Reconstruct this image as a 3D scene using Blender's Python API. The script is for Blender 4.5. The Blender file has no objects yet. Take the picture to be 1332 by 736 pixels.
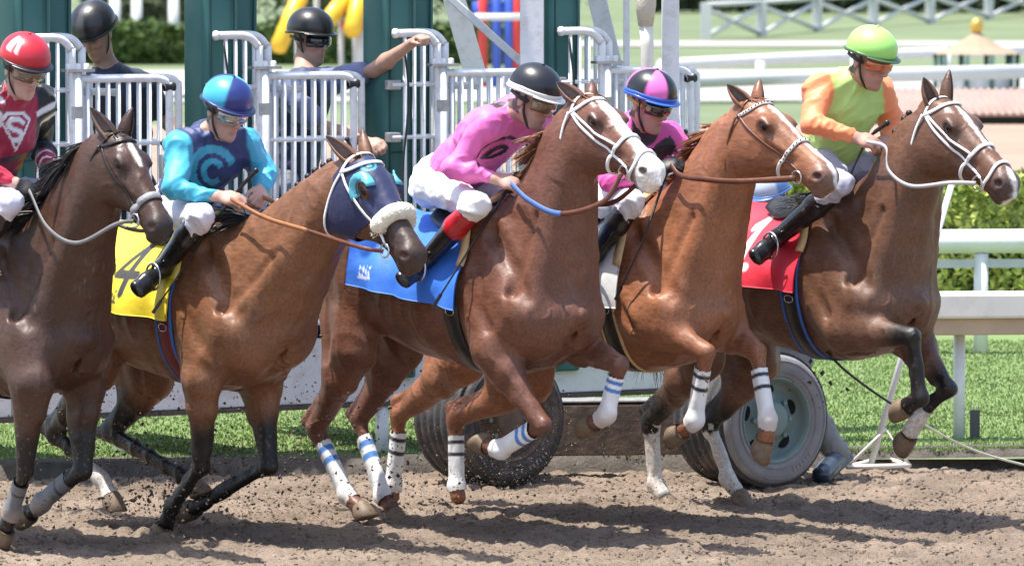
import bpy, bmesh, math, random
import numpy as np
from mathutils import Vector, Matrix

random.seed(7)
RNG = np.random.default_rng(11)
SC = bpy.context.scene
COL = SC.collection
R = math.radians

# ------------------------------------------------------------------ camera, sky, sun, exposure
FPX, PW, PH, CAMH = 8400.0, 1332.0, 736.0, 3.0
PITCH = math.atan(518.0 / FPX)
cam_d = bpy.data.cameras.new('camera')
cam = bpy.data.objects.new('camera', cam_d)
COL.objects.link(cam)
cam.location = (0, 0, CAMH)
cam.rotation_euler = (math.pi / 2 - PITCH, 0, 0)
cam_d.sensor_width = 36.0
cam_d.lens = FPX / PW * 36.0
cam_d.clip_start, cam_d.clip_end = 0.5, 3000
cam_d.dof.use_dof = True
cam_d.dof.focus_distance = 30.0
cam_d.dof.aperture_fstop = 7.1
SC.camera = cam

SUN_EL, SUN_AZ = R(74), R(256)          # azimuth of the sun measured from +Y (away) clockwise
world = bpy.data.worlds.new('World')
SC.world = world
world.use_nodes = True
wn, wl = world.node_tree.nodes, world.node_tree.links
bg = wn['Background']
sky = wn.new('ShaderNodeTexSky')
sky.sky_type = 'NISHITA'
sky.sun_disc = False
sky.sun_elevation = SUN_EL
sky.sun_rotation = SUN_AZ
sky.air_density, sky.dust_density, sky.ozone_density = 1.0, 2.0, 1.0
wl.new(sky.outputs[0], bg.inputs[0])
bg.inputs[1].default_value = 0.15
sd = bpy.data.lights.new('sun', 'SUN')
sd.energy = 4.2
sd.angle = R(0.6)
sd.color = (1.0, 0.96, 0.89)
sun = bpy.data.objects.new('sun', sd)
COL.objects.link(sun)
SUN_DIR = Vector((math.sin(SUN_AZ) * math.cos(SUN_EL), math.cos(SUN_AZ) * math.cos(SUN_EL), math.sin(SUN_EL)))
sun.rotation_euler = (-SUN_DIR).to_track_quat('-Z', 'Y').to_euler()
sun.location = SUN_DIR * 60
SC.view_settings.view_transform = 'Standard'
SC.view_settings.look = 'None'
SC.view_settings.exposure = 1.05
SC.view_settings.gamma = 1.0
SC.view_settings.use_curve_mapping = False
SC.cycles.max_bounces = 6
SC.cycles.use_denoising = True

# ------------------------------------------------------------------ picking points in the place
_F = np.array((0, math.cos(PITCH), -math.sin(PITCH)))
_U = np.array((0, math.sin(PITCH), math.cos(PITCH)))
_R = np.array((1.0, 0, 0))
CAMP = np.array((0, 0, CAMH))


def ray(px, py):
    return _F + (px - PW / 2) / FPX * _R - (py - PH / 2) / FPX * _U


def at(px, py, Y):
    d = ray(px, py)
    return CAMP + d * (Y / d[1])


def on_ground(px, py, z=0.0):
    d = ray(px, py)
    return CAMP + d * ((z - CAMH) / d[2])


def nrm(v):
    v = np.asarray(v, float)
    return v / (np.linalg.norm(v) + 1e-12)


V3 = lambda *a: np.array(a, float)

# ------------------------------------------------------------------ noise
_LAT = np.random.default_rng(3).random((32, 32, 32)).astype(np.float32)


def vnoise(P, f):
    """smooth value noise, -1..1"""
    q = np.asarray(P, np.float32) * f
    i = np.floor(q).astype(np.int32)
    t = q - i
    t = t * t * (3 - 2 * t)
    i &= 31
    j = (i + 1) & 31
    x, y, z = i.T
    X, Y, Z = j.T
    a, b, c = t.T
    L = _LAT
    v = ((L[x, y, z] * (1 - a) + L[X, y, z] * a) * (1 - b) + (L[x, Y, z] * (1 - a) + L[X, Y, z] * a) * b) * (1 - c) + \
        ((L[x, y, Z] * (1 - a) + L[X, y, Z] * a) * (1 - b) + (L[x, Y, Z] * (1 - a) + L[X, Y, Z] * a) * b) * c
    return v * 2 - 1


def fbm(P, f, n=3):
    s, a = 0, 1.0
    for k in range(n):
        s = s + a * vnoise(np.asarray(P) + 7.3 * k, f)
        f *= 2.03
        a *= 0.5
    return s


def sstep(a, b, x):
    t = np.clip((x - a) / (b - a), 0, 1)
    return t * t * (3 - 2 * t)


# ------------------------------------------------------------------ mesh helpers
def mesh_obj(name, verts, faces, mat=None, parent=None, cols=None, smooth=True):
    me = bpy.data.meshes.new(name)
    v = np.asarray(verts, np.float32).reshape(-1, 3)
    if isinstance(faces, np.ndarray):
        k = faces.shape[1]
        me.vertices.add(len(v))
        me.vertices.foreach_set('co', v.ravel())
        me.loops.add(faces.size)
        me.loops.foreach_set('vertex_index', faces.astype(np.int32).ravel())
        me.polygons.add(len(faces))
        me.polygons.foreach_set('loop_start', np.arange(0, faces.size, k, dtype=np.int32))
        me.update(calc_edges=True)
    else:
        me.from_pydata([tuple(map(float, p)) for p in v], [], faces)
        me.update()
    if smooth and len(me.polygons):
        me.polygons.foreach_set('use_smooth', np.ones(len(me.polygons), bool))
    if cols is not None:
        c = np.asarray(cols, np.float32)
        if c.shape[1] == 3:
            c = np.concatenate([c, np.ones((len(c), 1), np.float32)], 1)
        a = me.color_attributes.new('Col', 'FLOAT_COLOR', 'POINT')
        a.data.foreach_set('color', c.ravel())
    if mat:
        me.materials.append(mat)
    o = bpy.data.objects.new(name, me)
    COL.objects.link(o)
    if parent is not None:
        o.parent = parent
    return o


class MB:
    """collects simple solids into one mesh"""

    def __init__(s):
        s.v, s.f, s.c = [], [], []
        s.col = None

    def add(s, vs, fs):
        b = len(s.v)
        s.v += [tuple(map(float, p)) for p in vs]
        s.f += [tuple(b + i for i in f) for f in fs]
        if s.col is not None:
            s.c += [s.col] * len(vs)
        return s

    def box(s, c, size, rot=None):
        c = np.asarray(c, float)
        h = np.asarray(size, float) / 2
        M = np.eye(3) if rot is None else np.asarray(rot, float)
        vs = [c + M @ (h * np.array((x, y, z))) for x in (-1, 1) for y in (-1, 1) for z in (-1, 1)]
        return s.add(vs, [(0, 1, 3, 2), (4, 6, 7, 5), (0, 4, 5, 1), (2, 3, 7, 6), (0, 2, 6, 4), (1, 5, 7, 3)])

    def tube(s, pts, r, n=8, cap=True, ell=None):
        """round tube along points; r is a number or one per point; ell=(side vector, ratio)"""
        P = [np.asarray(p, float) for p in pts]
        m = len(P)
        rs = [r] * m if np.isscalar(r) else list(r)
        b = len(s.v)
        prev = None
        vs = []
        for i in range(m):
            t = nrm(P[min(i + 1, m - 1)] - P[max(i - 1, 0)])
            if prev is None:
                a = np.array((0, 0, 1.0)) if abs(t[2]) < .9 else np.array((1.0, 0, 0))
                if ell is not None:
                    a = np.asarray(ell[0], float)
                x = nrm(a - t * (a @ t))
            else:
                x = nrm(prev - t * (prev @ t))
            prev = x
            y = np.cross(t, x)
            kx = 1.0 if ell is None else ell[1]
            for k in range(n):
                w = 2 * math.pi * k / n
                vs.append(P[i] + rs[i] * (kx * math.cos(w) * x + math.sin(w) * y))
        fs = []
        for i in range(m - 1):
            for k in range(n):
                k2 = (k + 1) % n
                fs.append((i * n + k, i * n + k2, (i + 1) * n + k2, (i + 1) * n + k))
        if cap:
            fs.append(tuple(range(n - 1, -1, -1)))
            fs.append(tuple((m - 1) * n + k for k in range(n)))
        return s.add(vs, fs)

    def lathe(s, prof, n=24, origin=(0, 0, 0), axis=(0, 0, 1), xdir=None):
        """prof: list of (radius, height)"""
        ax = nrm(axis)
        x = np.array((1.0, 0, 0)) if xdir is None else np.asarray(xdir, float)
        if abs(ax @ nrm(x)) > .95:
            x = np.array((0, 1.0, 0))
        x = nrm(x - ax * (ax @ x))
        y = np.cross(ax, x)
        o = np.asarray(origin, float)
        vs = [o + ax * h + r * (math.cos(2 * math.pi * k / n) * x + math.sin(2 * math.pi * k / n) * y)
              for r, h in prof for k in range(n)]
        fs = []
        for i in range(len(prof) - 1):
            for k in range(n):
                k2 = (k + 1) % n
                fs.append((i * n + k, i * n + k2, (i + 1) * n + k2, (i + 1) * n + k))
        return s.add(vs, fs)

    def ellip(s, c, rad, rot=None, nu=14, nv=9):
        M = np.eye(3) if rot is None else np.asarray(rot, float)
        vs, fs = [], []
        for j in range(nv + 1):
            ph = math.pi * j / nv
            for i in range(nu):
                th = 2 * math.pi * i / nu
                vs.append(np.asarray(c, float) + M @ (np.asarray(rad) * np.array(
                    (math.sin(ph) * math.cos(th), math.sin(ph) * math.sin(th), math.cos(ph)))))
        for j in range(nv):
            for i in range(nu):
                i2 = (i + 1) % nu
                fs.append((j * nu + i, (j + 1) * nu + i, (j + 1) * nu + i2, j * nu + i2))
        return s.add(vs, fs)

    def build(s, name, mat=None, parent=None, smooth=True, bevel=0.0):
        o = mesh_obj(name, s.v, s.f, mat, parent, s.c if s.c and len(s.c) == len(s.v) else None, smooth)
        if bevel:
            m = o.modifiers.new('bevel', 'BEVEL')
            m.width = bevel
            m.segments = 2
            m.limit_method = 'ANGLE'
            m.angle_limit = R(40)
        return o


def crom(pts, n=8, closed=False):
    """Catmull-Rom through points"""
    P = np.asarray(pts, float)
    m = len(P)
    if m < 3 and not closed:
        t = np.linspace(0, 1, n + 1)[:, None]
        return P[0] * (1 - t) + P[-1] * t
    out = []
    seg = m if closed else m - 1
    for i in range(seg):
        if closed:
            a, b, c, d = P[(i - 1) % m], P[i], P[(i + 1) % m], P[(i + 2) % m]
        else:
            b, c = P[i], P[i + 1]
            a = P[i - 1] if i else 2 * b - c
            d = P[i + 2] if i + 2 < m else 2 * c - b
        for k in range(n):
            t = k / n
            out.append(.5 * (2 * b + (c - a) * t + (2 * a - 5 * b + 4 * c - d) * t * t + (3 * b - a - 3 * c + d) * t ** 3))
    if not closed:
        out.append(P[-1])
    return np.array(out)


def tag(o, label=None, cat=None, group=None, kind=None):
    if label:
        o['label'] = label
    if cat:
        o['category'] = cat
    if group:
        o['group'] = group
    if kind:
        o['kind'] = kind
    return o


def empty(name, loc=(0, 0, 0), rz=0.0):
    o = bpy.data.objects.new(name, None)
    COL.objects.link(o)
    o.empty_display_size = .1
    o.location = tuple(map(float, loc))
    o.rotation_euler = (0, 0, rz)
    return o


# ------------------------------------------------------------------ materials
def new_mat(name):
    m = bpy.data.materials.new(name)
    m.use_nodes = True
    return m, m.node_tree.nodes, m.node_tree.links, m.node_tree.nodes['Principled BSDF']


def mat(name, col, rough=.6, metal=0.0, var=.12, vscale=6.0, bump=0.0, bscale=40.0, vcol=False, sheen=0.0, coat=0.0,
        spec=.5, stretch=None, dirt=None, dscale=9.0, damt=.5):
    """procedural material: base colour (or painted vertex pattern) varied by noise, with fine bump and dirt"""
    m, N, L, p = new_mat(name)
    tc = N.new('ShaderNodeTexCoord')
    vec = tc.outputs['Object']
    if stretch:
        mp = N.new('ShaderNodeMapping')
        mp.inputs['Scale'].default_value = stretch
        L.new(vec, mp.inputs[0])
        vec = mp.outputs[0]
    nz = N.new('ShaderNodeTexNoise')
    nz.inputs['Scale'].default_value = vscale
    nz.inputs['Detail'].default_value = 5
    L.new(vec, nz.inputs['Vector'])
    mr = N.new('ShaderNodeMapRange')
    mr.inputs['From Min'].default_value = .25
    mr.inputs['From Max'].default_value = .75
    mr.inputs['To Min'].default_value = 1 - var
    mr.inputs['To Max'].default_value = 1 + var
    L.new(nz.outputs[0], mr.inputs[0])
    mx = N.new('ShaderNodeVectorMath')
    mx.operation = 'SCALE'
    if vcol:
        at_ = N.new('ShaderNodeAttribute')
        at_.attribute_name = 'Col'
        L.new(at_.outputs['Color'], mx.inputs[0])
    else:
        mx.inputs[0].default_value = col[:3]
    L.new(mr.outputs[0], mx.inputs['Scale'])
    out = mx.outputs[0]
    if dirt is not None:
        n2 = N.new('ShaderNodeTexNoise')
        n2.inputs['Scale'].default_value = dscale
        n2.inputs['Detail'].default_value = 8
        n2.inputs['Roughness'].default_value = .7
        L.new(tc.outputs['Object'], n2.inputs['Vector'])
        r2 = N.new('ShaderNodeMapRange')
        r2.inputs['From Min'].default_value = .5
        r2.inputs['From Max'].default_value = .75
        r2.inputs['To Max'].default_value = damt
        L.new(n2.outputs[0], r2.inputs[0])
        mm = N.new('ShaderNodeMix')
        mm.data_type = 'RGBA'
        L.new(r2.outputs[0], mm.inputs[0])
        L.new(out, mm.inputs[6])
        mm.inputs[7].default_value = (*dirt, 1)
        out = mm.outputs[2]
    L.new(out, p.inputs['Base Color'])
    p.inputs['Roughness'].default_value = rough
    p.inputs['Metallic'].default_value = metal
    p.inputs['Specular IOR Level'].default_value = spec
    p.inputs['Sheen Weight'].default_value = sheen
    p.inputs['Coat Weight'].default_value = coat
    if bump:
        nb = N.new('ShaderNodeTexNoise')
        nb.inputs['Scale'].default_value = bscale
        nb.inputs['Detail'].default_value = 4
        L.new(vec, nb.inputs['Vector'])
        b = N.new('ShaderNodeBump')
        b.inputs['Strength'].default_value = bump
        b.inputs['Distance'].default_value = .01
        L.new(nb.outputs[0], b.inputs['Height'])
        L.new(b.outputs[0], p.inputs['Normal'])
    return m


# ------------------------------------------------------------------ implicit bodies
def smin(a, b, k):
    if k <= 0:
        return np.minimum(a, b)
    h = np.maximum(k - np.abs(a - b), 0) / k
    return np.minimum(a, b) - h * h * k * .25


class Cap:
    """tapered capsule, elliptical: side radius rs and other radius ro at each end"""

    def __init__(s, a, b, ra, rb, side=None, k=.03, sub=False):
        s.a, s.b = np.asarray(a, np.float32), np.asarray(b, np.float32)
        ra = (ra, ra) if np.isscalar(ra) else ra
        rb = (rb, rb) if np.isscalar(rb) else rb
        s.ra, s.rb, s.k, s.sub = ra, rb, k, sub
        ab = s.b - s.a
        s.L2 = float(ab @ ab) + 1e-9
        s.ax = (ab / math.sqrt(s.L2)).astype(np.float32)
        sd_ = np.array((0, 1, 0), np.float32) if side is None else np.asarray(side, np.float32)
        sd_ = sd_ - s.ax * (s.ax @ sd_)
        if np.linalg.norm(sd_) < 1e-3:
            sd_ = np.cross(s.ax, (0.3, .5, .8))
        s.sd = (sd_ / np.linalg.norm(sd_)).astype(np.float32)
        s.ot = np.cross(s.ax, s.sd).astype(np.float32)
        m = max(*ra, *rb)
        s.lo = np.minimum(s.a, s.b) - m
        s.hi = np.maximum(s.a, s.b) + m

    def ev(s, P):
        q = P - s.a
        t = np.clip((q @ (s.b - s.a)) / s.L2, 0, 1)
        rs = s.ra[0] + (s.rb[0] - s.ra[0]) * t
        ro = s.ra[1] + (s.rb[1] - s.ra[1]) * t
        x = q @ s.ax - t * math.sqrt(s.L2)
        y = q @ s.sd
        z = q @ s.ot
        rm = np.minimum(rs, ro)
        return (np.sqrt((y / rs) ** 2 + (z / ro) ** 2 + (x / rm) ** 2) - 1) * rm


class Ell:
    def __init__(s, c, rad, rot=None, k=.03, sub=False):
        s.c = np.asarray(c, np.float32)
        s.r = np.asarray(rad, np.float32)
        s.M = (np.eye(3) if rot is None else np.asarray(rot)).astype(np.float32)   # columns are axes
        s.k, s.sub = k, sub
        e = np.abs(s.M) @ s.r
        s.lo, s.hi = s.c - e, s.c + e

    def ev(s, P):
        q = ((P - s.c) @ s.M) / s.r
        return (np.sqrt((q * q).sum(-1)) - 1) * s.r.min()


class Loft:
    """body of changing section along a straight axis: x positions with top, bottom, half width"""

    def __init__(s, o, M, xs, top, bot, hw, p=2.2, k=.04, narrow=0.0, low=0.0):
        s.o = np.asarray(o, np.float32)
        s.M = np.asarray(M, np.float32)
        f = np.linspace(xs[0], xs[-1], 120)

        def sp(y):
            c = crom(np.stack([xs, y, np.zeros(len(xs))], 1), 10)
            return np.interp(f, c[:, 0], c[:, 1]).astype(np.float32)
        s.x, s.t, s.b, s.h = f.astype(np.float32), sp(top), sp(bot), sp(hw)
        s.p, s.k, s.sub, s.nar, s.low = p, k, False, narrow, low
        c = np.array([(x, y, z) for x in (xs[0], xs[-1]) for y in (-max(hw), max(hw)) for z in (min(bot), max(top))]) @ s.M.T + s.o
        s.lo, s.hi = c.min(0), c.max(0)

    def ev(s, P):
        q = (P - s.o) @ s.M
        x = np.clip(q[..., 0], s.x[0], s.x[-1])
        ex = q[..., 0] - x
        t, b, h = np.interp(x, s.x, s.t), np.interp(x, s.x, s.b), np.interp(x, s.x, s.h)
        hz = np.maximum((t - b) * .5, .004)
        z = (q[..., 2] - (t + b) * .5) / hz
        h = np.maximum(h * (1 - s.nar * np.clip(z, 0, 1) ** 2 - s.low * np.clip(-z, 0, 1) ** 2), .004)
        m = np.minimum(h, hz)
        g = (np.abs(q[..., 1] / h) ** s.p + np.abs(z) ** s.p) ** (1 / s.p)
        d = (g - 1) * m
        return np.where(ex != 0, np.sqrt(np.maximum(d, 0) ** 2 + ex * ex) + np.minimum(d, 0), d).astype(np.float32)


class Body:
    def __init__(s, prims):
        s.p = prims

    def ev(s, P):
        P = np.asarray(P, np.float32)
        D = np.full(P.shape[:-1], .5, np.float32)
        for q in s.p:
            d = q.ev(P)
            D = -smin(-D, d, q.k) if q.sub else smin(D, d, q.k)
        return D

    def grad(s, P, e=.004):
        P = np.asarray(P, np.float32)
        g = np.stack([s.ev(P + np.eye(3, dtype=np.float32)[i] * e) - s.ev(P - np.eye(3, dtype=np.float32)[i] * e) for i in range(3)], -1)
        return g / (np.linalg.norm(g, axis=-1, keepdims=True) + 1e-9)

    def project(s, P, off=0.0, it=7):
        P = np.array(P, np.float32)
        for _ in range(it):
            P = P - np.clip(s.ev(P) - 0.0, -.05, .05)[:, None] * s.grad(P) * .9
        n = s.grad(P)
        return P + n * off, n

    def mesh(s, h, off=0.0, smooth=2, box=None):
        """surface nets on a grid"""
        add = [q for q in s.p if not q.sub]
        lo = np.min([q.lo for q in add], 0) - .03 - off
        hi = np.max([q.hi for q in add], 0) + .03 + off
        if box is not None:
            lo, hi = np.maximum(lo, box[0]), np.minimum(hi, box[1])
        n = np.ceil((hi - lo) / h).astype(int) + 1
        ax = [(lo[i] + h * np.arange(n[i])).astype(np.float32) for i in range(3)]
        D = np.full(tuple(n), .2, np.float32)
        for q in s.p:
            m = max(q.k, .02) + off + 2 * h
            i0 = np.maximum(np.floor((q.lo - m - lo) / h).astype(int), 0)
            i1 = np.minimum(np.ceil((q.hi + m - lo) / h).astype(int) + 1, n)
            if (i1 <= i0).any():
                continue
            G = np.stack(np.meshgrid(*[ax[i][i0[i]:i1[i]] for i in range(3)], indexing='ij'), -1)
            sl = tuple(slice(i0[i], i1[i]) for i in range(3))
            d = q.ev(G)
            D[sl] = -smin(-D[sl], d, q.k) if q.sub else smin(D[sl], d, q.k)
        D -= off
        return nets(D, lo, h, smooth)


def nets(D, lo, h, smooth=2):
    S = D < 0
    n = np.array(D.shape)
    c = np.zeros(tuple(n - 1), np.uint8)
    for dx in (0, 1):
        for dy in (0, 1):
            for dz in (0, 1):
                c += S[dx:n[0] - 1 + dx, dy:n[1] - 1 + dy, dz:n[2] - 1 + dz]
    act = (c > 0) & (c < 8)
    idx = np.full(tuple(n - 1), -1, np.int32)
    cells = np.argwhere(act)
    idx[act] = np.arange(len(cells))
    val = np.stack([D[cells[:, 0] + a, cells[:, 1] + b, cells[:, 2] + e] for a in (0, 1) for b in (0, 1) for e in (0, 1)], 1)
    cor = np.array([(a, b, e) for a in (0, 1) for b in (0, 1) for e in (0, 1)], np.float32)
    acc = np.zeros((len(cells), 3), np.float32)
    cnt = np.zeros(len(cells), np.float32)
    for i in range(8):
        for j in range(i + 1, 8):
            if np.abs(cor[i] - cor[j]).sum() != 1:
                continue
            a, b = val[:, i], val[:, j]
            m = (a < 0) != (b < 0)
            t = np.where(m, a / np.where(m, a - b, 1), 0)[:, None]
            acc += np.where(m[:, None], cor[i] + (cor[j] - cor[i]) * t, 0)
            cnt += m
    V = (cells + acc / cnt[:, None]) * h + lo
    F = []
    for a in range(3):
        b, e = (a + 1) % 3, (a + 2) % 3
        s0 = [slice(None)] * 3
        s1 = [slice(None)] * 3
        s0[a], s1[a] = slice(0, -1), slice(1, None)
        A, B = S[tuple(s0)], S[tuple(s1)]
        for flip, msk in ((False, A & ~B), (True, ~A & B)):
            e_ = np.argwhere(msk)
            ok = (e_[:, b] > 0) & (e_[:, e] > 0) & (e_[:, b] < n[b] - 1) & (e_[:, e] < n[e] - 1)
            e_ = e_[ok]
            q = []
            for ob, oe in ((-1, -1), (0, -1), (0, 0), (-1, 0)):
                t = e_.copy()
                t[:, b] += ob
                t[:, e] += oe
                q.append(idx[t[:, 0], t[:, 1], t[:, 2]])
            q = np.stack(q, 1)
            F.append(q[:, ::-1] if flip else q)
    F = np.concatenate(F)
    F = F[(F >= 0).all(1)]
    # light relaxing
    E = np.concatenate([F[:, [0, 1]], F[:, [1, 2]], F[:, [2, 3]], F[:, [3, 0]]])
    for _ in range(smooth):
        A = np.zeros_like(V)
        for i in range(3):
            A[:, i] = np.bincount(E[:, 0], V[E[:, 1], i], len(V)) + np.bincount(E[:, 1], V[E[:, 0], i], len(V))
        C = np.bincount(E[:, 0], minlength=len(V)) + np.bincount(E[:, 1], minlength=len(V))
        V = V * .5 + .5 * A / np.maximum(C, 1)[:, None]
    return V.astype(np.float32), F


def vnormals(V, F):
    n = np.cross(V[F[:, 2]] - V[F[:, 0]], V[F[:, 3]] - V[F[:, 1]])
    N_ = np.zeros_like(V)
    for i in range(3):
        for j in range(4):
            N_[:, i] += np.bincount(F[:, j], n[:, i], len(V))
    return N_ / (np.linalg.norm(N_, axis=1, keepdims=True) + 1e-12)


def keep_faces(V, F, mask):
    """keep only the faces whose vertices are all marked"""
    F = F[mask[F].all(1)]
    u, inv = np.unique(F, return_inverse=True)
    return V[u], inv.reshape(F.shape), u


def ribbon(mb, P, N_, w, th, closed=False):
    """flat strap along points with surface normals"""
    P, N_ = np.asarray(P, float), np.asarray(N_, float)
    m = len(P)
    ws = np.full(m, w) if np.isscalar(w) else np.asarray(w)
    vs, fs = [], []
    for i in range(m):
        if closed:
            t = nrm(P[(i + 1) % m] - P[i - 1])
        else:
            t = nrm(P[min(i + 1, m - 1)] - P[max(i - 1, 0)])
        n_ = nrm(N_[i] - t * (N_[i] @ t))
        b = np.cross(t, n_)
        hw = ws[i] / 2
        for x, y in ((-1, 0), (-.86, 1), (.86, 1), (1, 0), (.8, -.6), (-.8, -.6)):
            vs.append(P[i] + b * hw * x + n_ * th * y)
    k = 6
    for i in range(m if closed else m - 1):
        j = (i + 1) % m
        for q in range(k):
            q2 = (q + 1) % k
            fs.append((i * k + q, j * k + q, j * k + q2, i * k + q2))
    if not closed:
        fs.append(tuple(range(k)))
        fs.append(tuple((m - 1) * k + q for q in range(k - 1, -1, -1)))
    mb.add(vs, fs)
    return mb
# ------------------------------------------------------------------ the setting
def grid_sheet(name, x0, x1, y0, y1, st, zf, m, kind='structure'):
    xs, ys = np.arange(x0, x1 + st * .5, st), np.arange(y0, y1 + st * .5, st)
    X, Yg = np.meshgrid(xs, ys, indexing='ij')
    P = np.stack([X.ravel(), Yg.ravel(), np.zeros(X.size)], 1)
    P[:, 2] = zf(P)
    a = np.arange(X.size).reshape(X.shape)
    F = np.stack([a[:-1, :-1].ravel(), a[1:, :-1].ravel(), a[1:, 1:].ravel(), a[:-1, 1:].ravel()], 1)
    return tag(mesh_obj(name, P, F, m), kind=kind)


EDGE = lambda X: 33.02 + .17 * X            # where the dirt track ends and the turf begins


def dirt_mat():
    m, N, L, p = new_mat('track_dirt')
    tc = N.new('ShaderNodeTexCoord')
    n1 = N.new('ShaderNodeTexNoise'); n1.inputs['Scale'].default_value = 1.3; n1.inputs['Detail'].default_value = 8; n1.inputs['Roughness'].default_value = .65
    n2 = N.new('ShaderNodeTexNoise'); n2.inputs['Scale'].default_value = 70; n2.inputs['Detail'].default_value = 6; n2.inputs['Roughness'].default_value = .7
    for n in (n1, n2):
        L.new(tc.outputs['Object'], n.inputs['Vector'])
    r1 = N.new('ShaderNodeValToRGB')
    r1.color_ramp.elements[0].position, r1.color_ramp.elements[1].position = .35, .68
    r1.color_ramp.elements[0].color, r1.color_ramp.elements[1].color = (.180, .136, .101, 1), (.345, .268, .207, 1)
    L.new(n1.outputs[0], r1.inputs[0])
    r2 = N.new('ShaderNodeMapRange')
    r2.inputs['From Min'].default_value, r2.inputs['From Max'].default_value = .3, .7
    r2.inputs['To Min'].default_value, r2.inputs['To Max'].default_value = .68, 1.22
    L.new(n2.outputs[0], r2.inputs[0])
    v = N.new('ShaderNodeVectorMath'); v.operation = 'SCALE'
    L.new(r1.outputs[0], v.inputs[0]); L.new(r2.outputs[0], v.inputs['Scale'])
    L.new(v.outputs[0], p.inputs['Base Color'])
    p.inputs['Roughness'].default_value = .95
    p.inputs['Specular IOR Level'].default_value = .15
    b = N.new('ShaderNodeBump'); b.inputs['Strength'].default_value = 1.0; b.inputs['Distance'].default_value = .018
    L.new(n2.outputs[0], b.inputs['Height']); L.new(b.outputs[0], p.inputs['Normal'])
    return m


M_DIRT = dirt_mat()


_rp = np.random.default_rng(77)
PRINTS = [(*on_ground(px_, py_)[:2], .075, .034) for px_, py_ in ((213, 692), (152, 676), (482, 683), (514, 675), (510, 661), (599, 661), (866, 658), (962, 652), (4, 704), (262, 668))]
PRINTS += [(_rp.uniform(-2.7, 2.8), _rp.uniform(28.6, 33.0), _rp.uniform(.055, .085), _rp.uniform(.014, .030)) for _ in range(120)]


def dirt_z(P):
    q = P.copy(); q[:, 2] = 0
    z = .012 * fbm(q, .9, 2) + .010 * fbm(q * (1, 1.5, 1), 4.5, 3) + .016 * np.abs(fbm(q + 3, 15, 2)) + .010 * vnoise(q, 33) - .006
    # hoof-churned hollows in rows
    z += -.030 * np.maximum(0, vnoise(q * (.75, 1.5, 1) + 5.5, 3.1) - .25)
    # hoof prints with thrown-up rims
    for x, y, r_, dp in PRINTS:
        d = np.hypot((q[:, 0] - x), (q[:, 1] - y) * .8) / r_
        m = d < 2.6
        z[m] += dp * (-1.0 * np.exp(-(d[m] / .75) ** 4) + .55 * np.exp(-((d[m] - 1.35) / .38) ** 2))
    ed = sstep(27.9, 28.35, q[:, 1]) * sstep(3.4, 2.95, np.abs(q[:, 0] - .1))
    return (z - .012) * ed - .034 * (1 - ed)


grid_sheet('dirt_track', -3.2, 3.4, 27.9, 33.9, .0172, dirt_z, M_DIRT)
# the rest of the dirt, coarser, out to the sides
mb = MB()
mb.add([(-60, 8, -.037), (60, 8, -.037), (60, EDGE(60) + .3, -.037), (-60, EDGE(-60) + .3, -.037)], [(0, 1, 2, 3)])
tag(mb.build('track_base', M_DIRT), kind='structure')

M_GRASS_SOIL = mat('turf_soil', (.135, .195, .060), rough=.95, var=.14, vscale=3, bump=.25, bscale=60)
M_ROAD = mat('service_road', (.36, .36, .36), rough=.9, var=.15, vscale=4)
M_TAN = mat('training_track', (.29, .20, .145), rough=.95, var=.15, vscale=.6)
M_PALE = mat('pale_road', (.34, .33, .30), rough=.9, var=.1, vscale=.5)
M_BANK = mat('turf_bank_soil', (.085, .072, .060), rough=.95, var=.35, vscale=12, bump=.9, bscale=55)
M_FIELD = mat('infield_grass', (.125, .16, .075), rough=.95, var=.25, vscale=.35)

# turf strip with its cut soil edge
xs = np.linspace(-14, 14, 561)
e = EDGE(xs) + .03 * vnoise(np.stack([xs, xs * 0, xs * 0], 1), 3) + .012 * vnoise(np.stack([xs, xs * 0, xs * 0], 1), 14)
rows = [np.stack([xs, e - .05, xs * 0 - .06], 1), np.stack([xs, e, xs * 0 + .005 + .010 * vnoise(np.stack([xs, xs * 0 + 2, xs * 0], 1), 9)], 1),
        np.stack([xs, e + .035, xs * 0 + .072 + .010 * vnoise(np.stack([xs, xs * 0 + 5, xs * 0], 1), 7)], 1), np.stack([xs, e + .30, xs * 0 + .074], 1)]
n = len(xs)
Fq = np.concatenate([np.stack([np.arange(n - 1) + i * n, np.arange(1, n) + i * n, np.arange(1, n) + (i + 1) * n, np.arange(n - 1) + (i + 1) * n], 1) for i in range(3)])
tag(mesh_obj('turf_bank', np.concatenate(rows), Fq, M_BANK), kind='structure')


def strip(name, y0, y1, z, m, slope=.17, x=400):
    mb = MB()
    mb.add([(-x, y0 - slope * x, z), (x, y0 + slope * x, z), (x, y1 + slope * x, z), (-x, y1 - slope * x, z)], [(0, 1, 2, 3)])
    return tag(mb.build(name, m), kind='structure')


strip('turf', 33.24, 41.6, .068, M_GRASS_SOIL, x=14)
strip('infield', 33.3, 900, .030, M_FIELD, x=2500, slope=0.02)
strip('service_road', 41.6, 46.0, .040, M_ROAD, slope=.05, x=60)
strip('training_track', 63.0, 79.5, .046, M_TAN, slope=.04)
strip('far_road', 88.0, 103.0, .05, M_PALE, slope=.02)
strip('far_path', 118.0, 122.0, .05, M_PALE, slope=.02)


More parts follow.
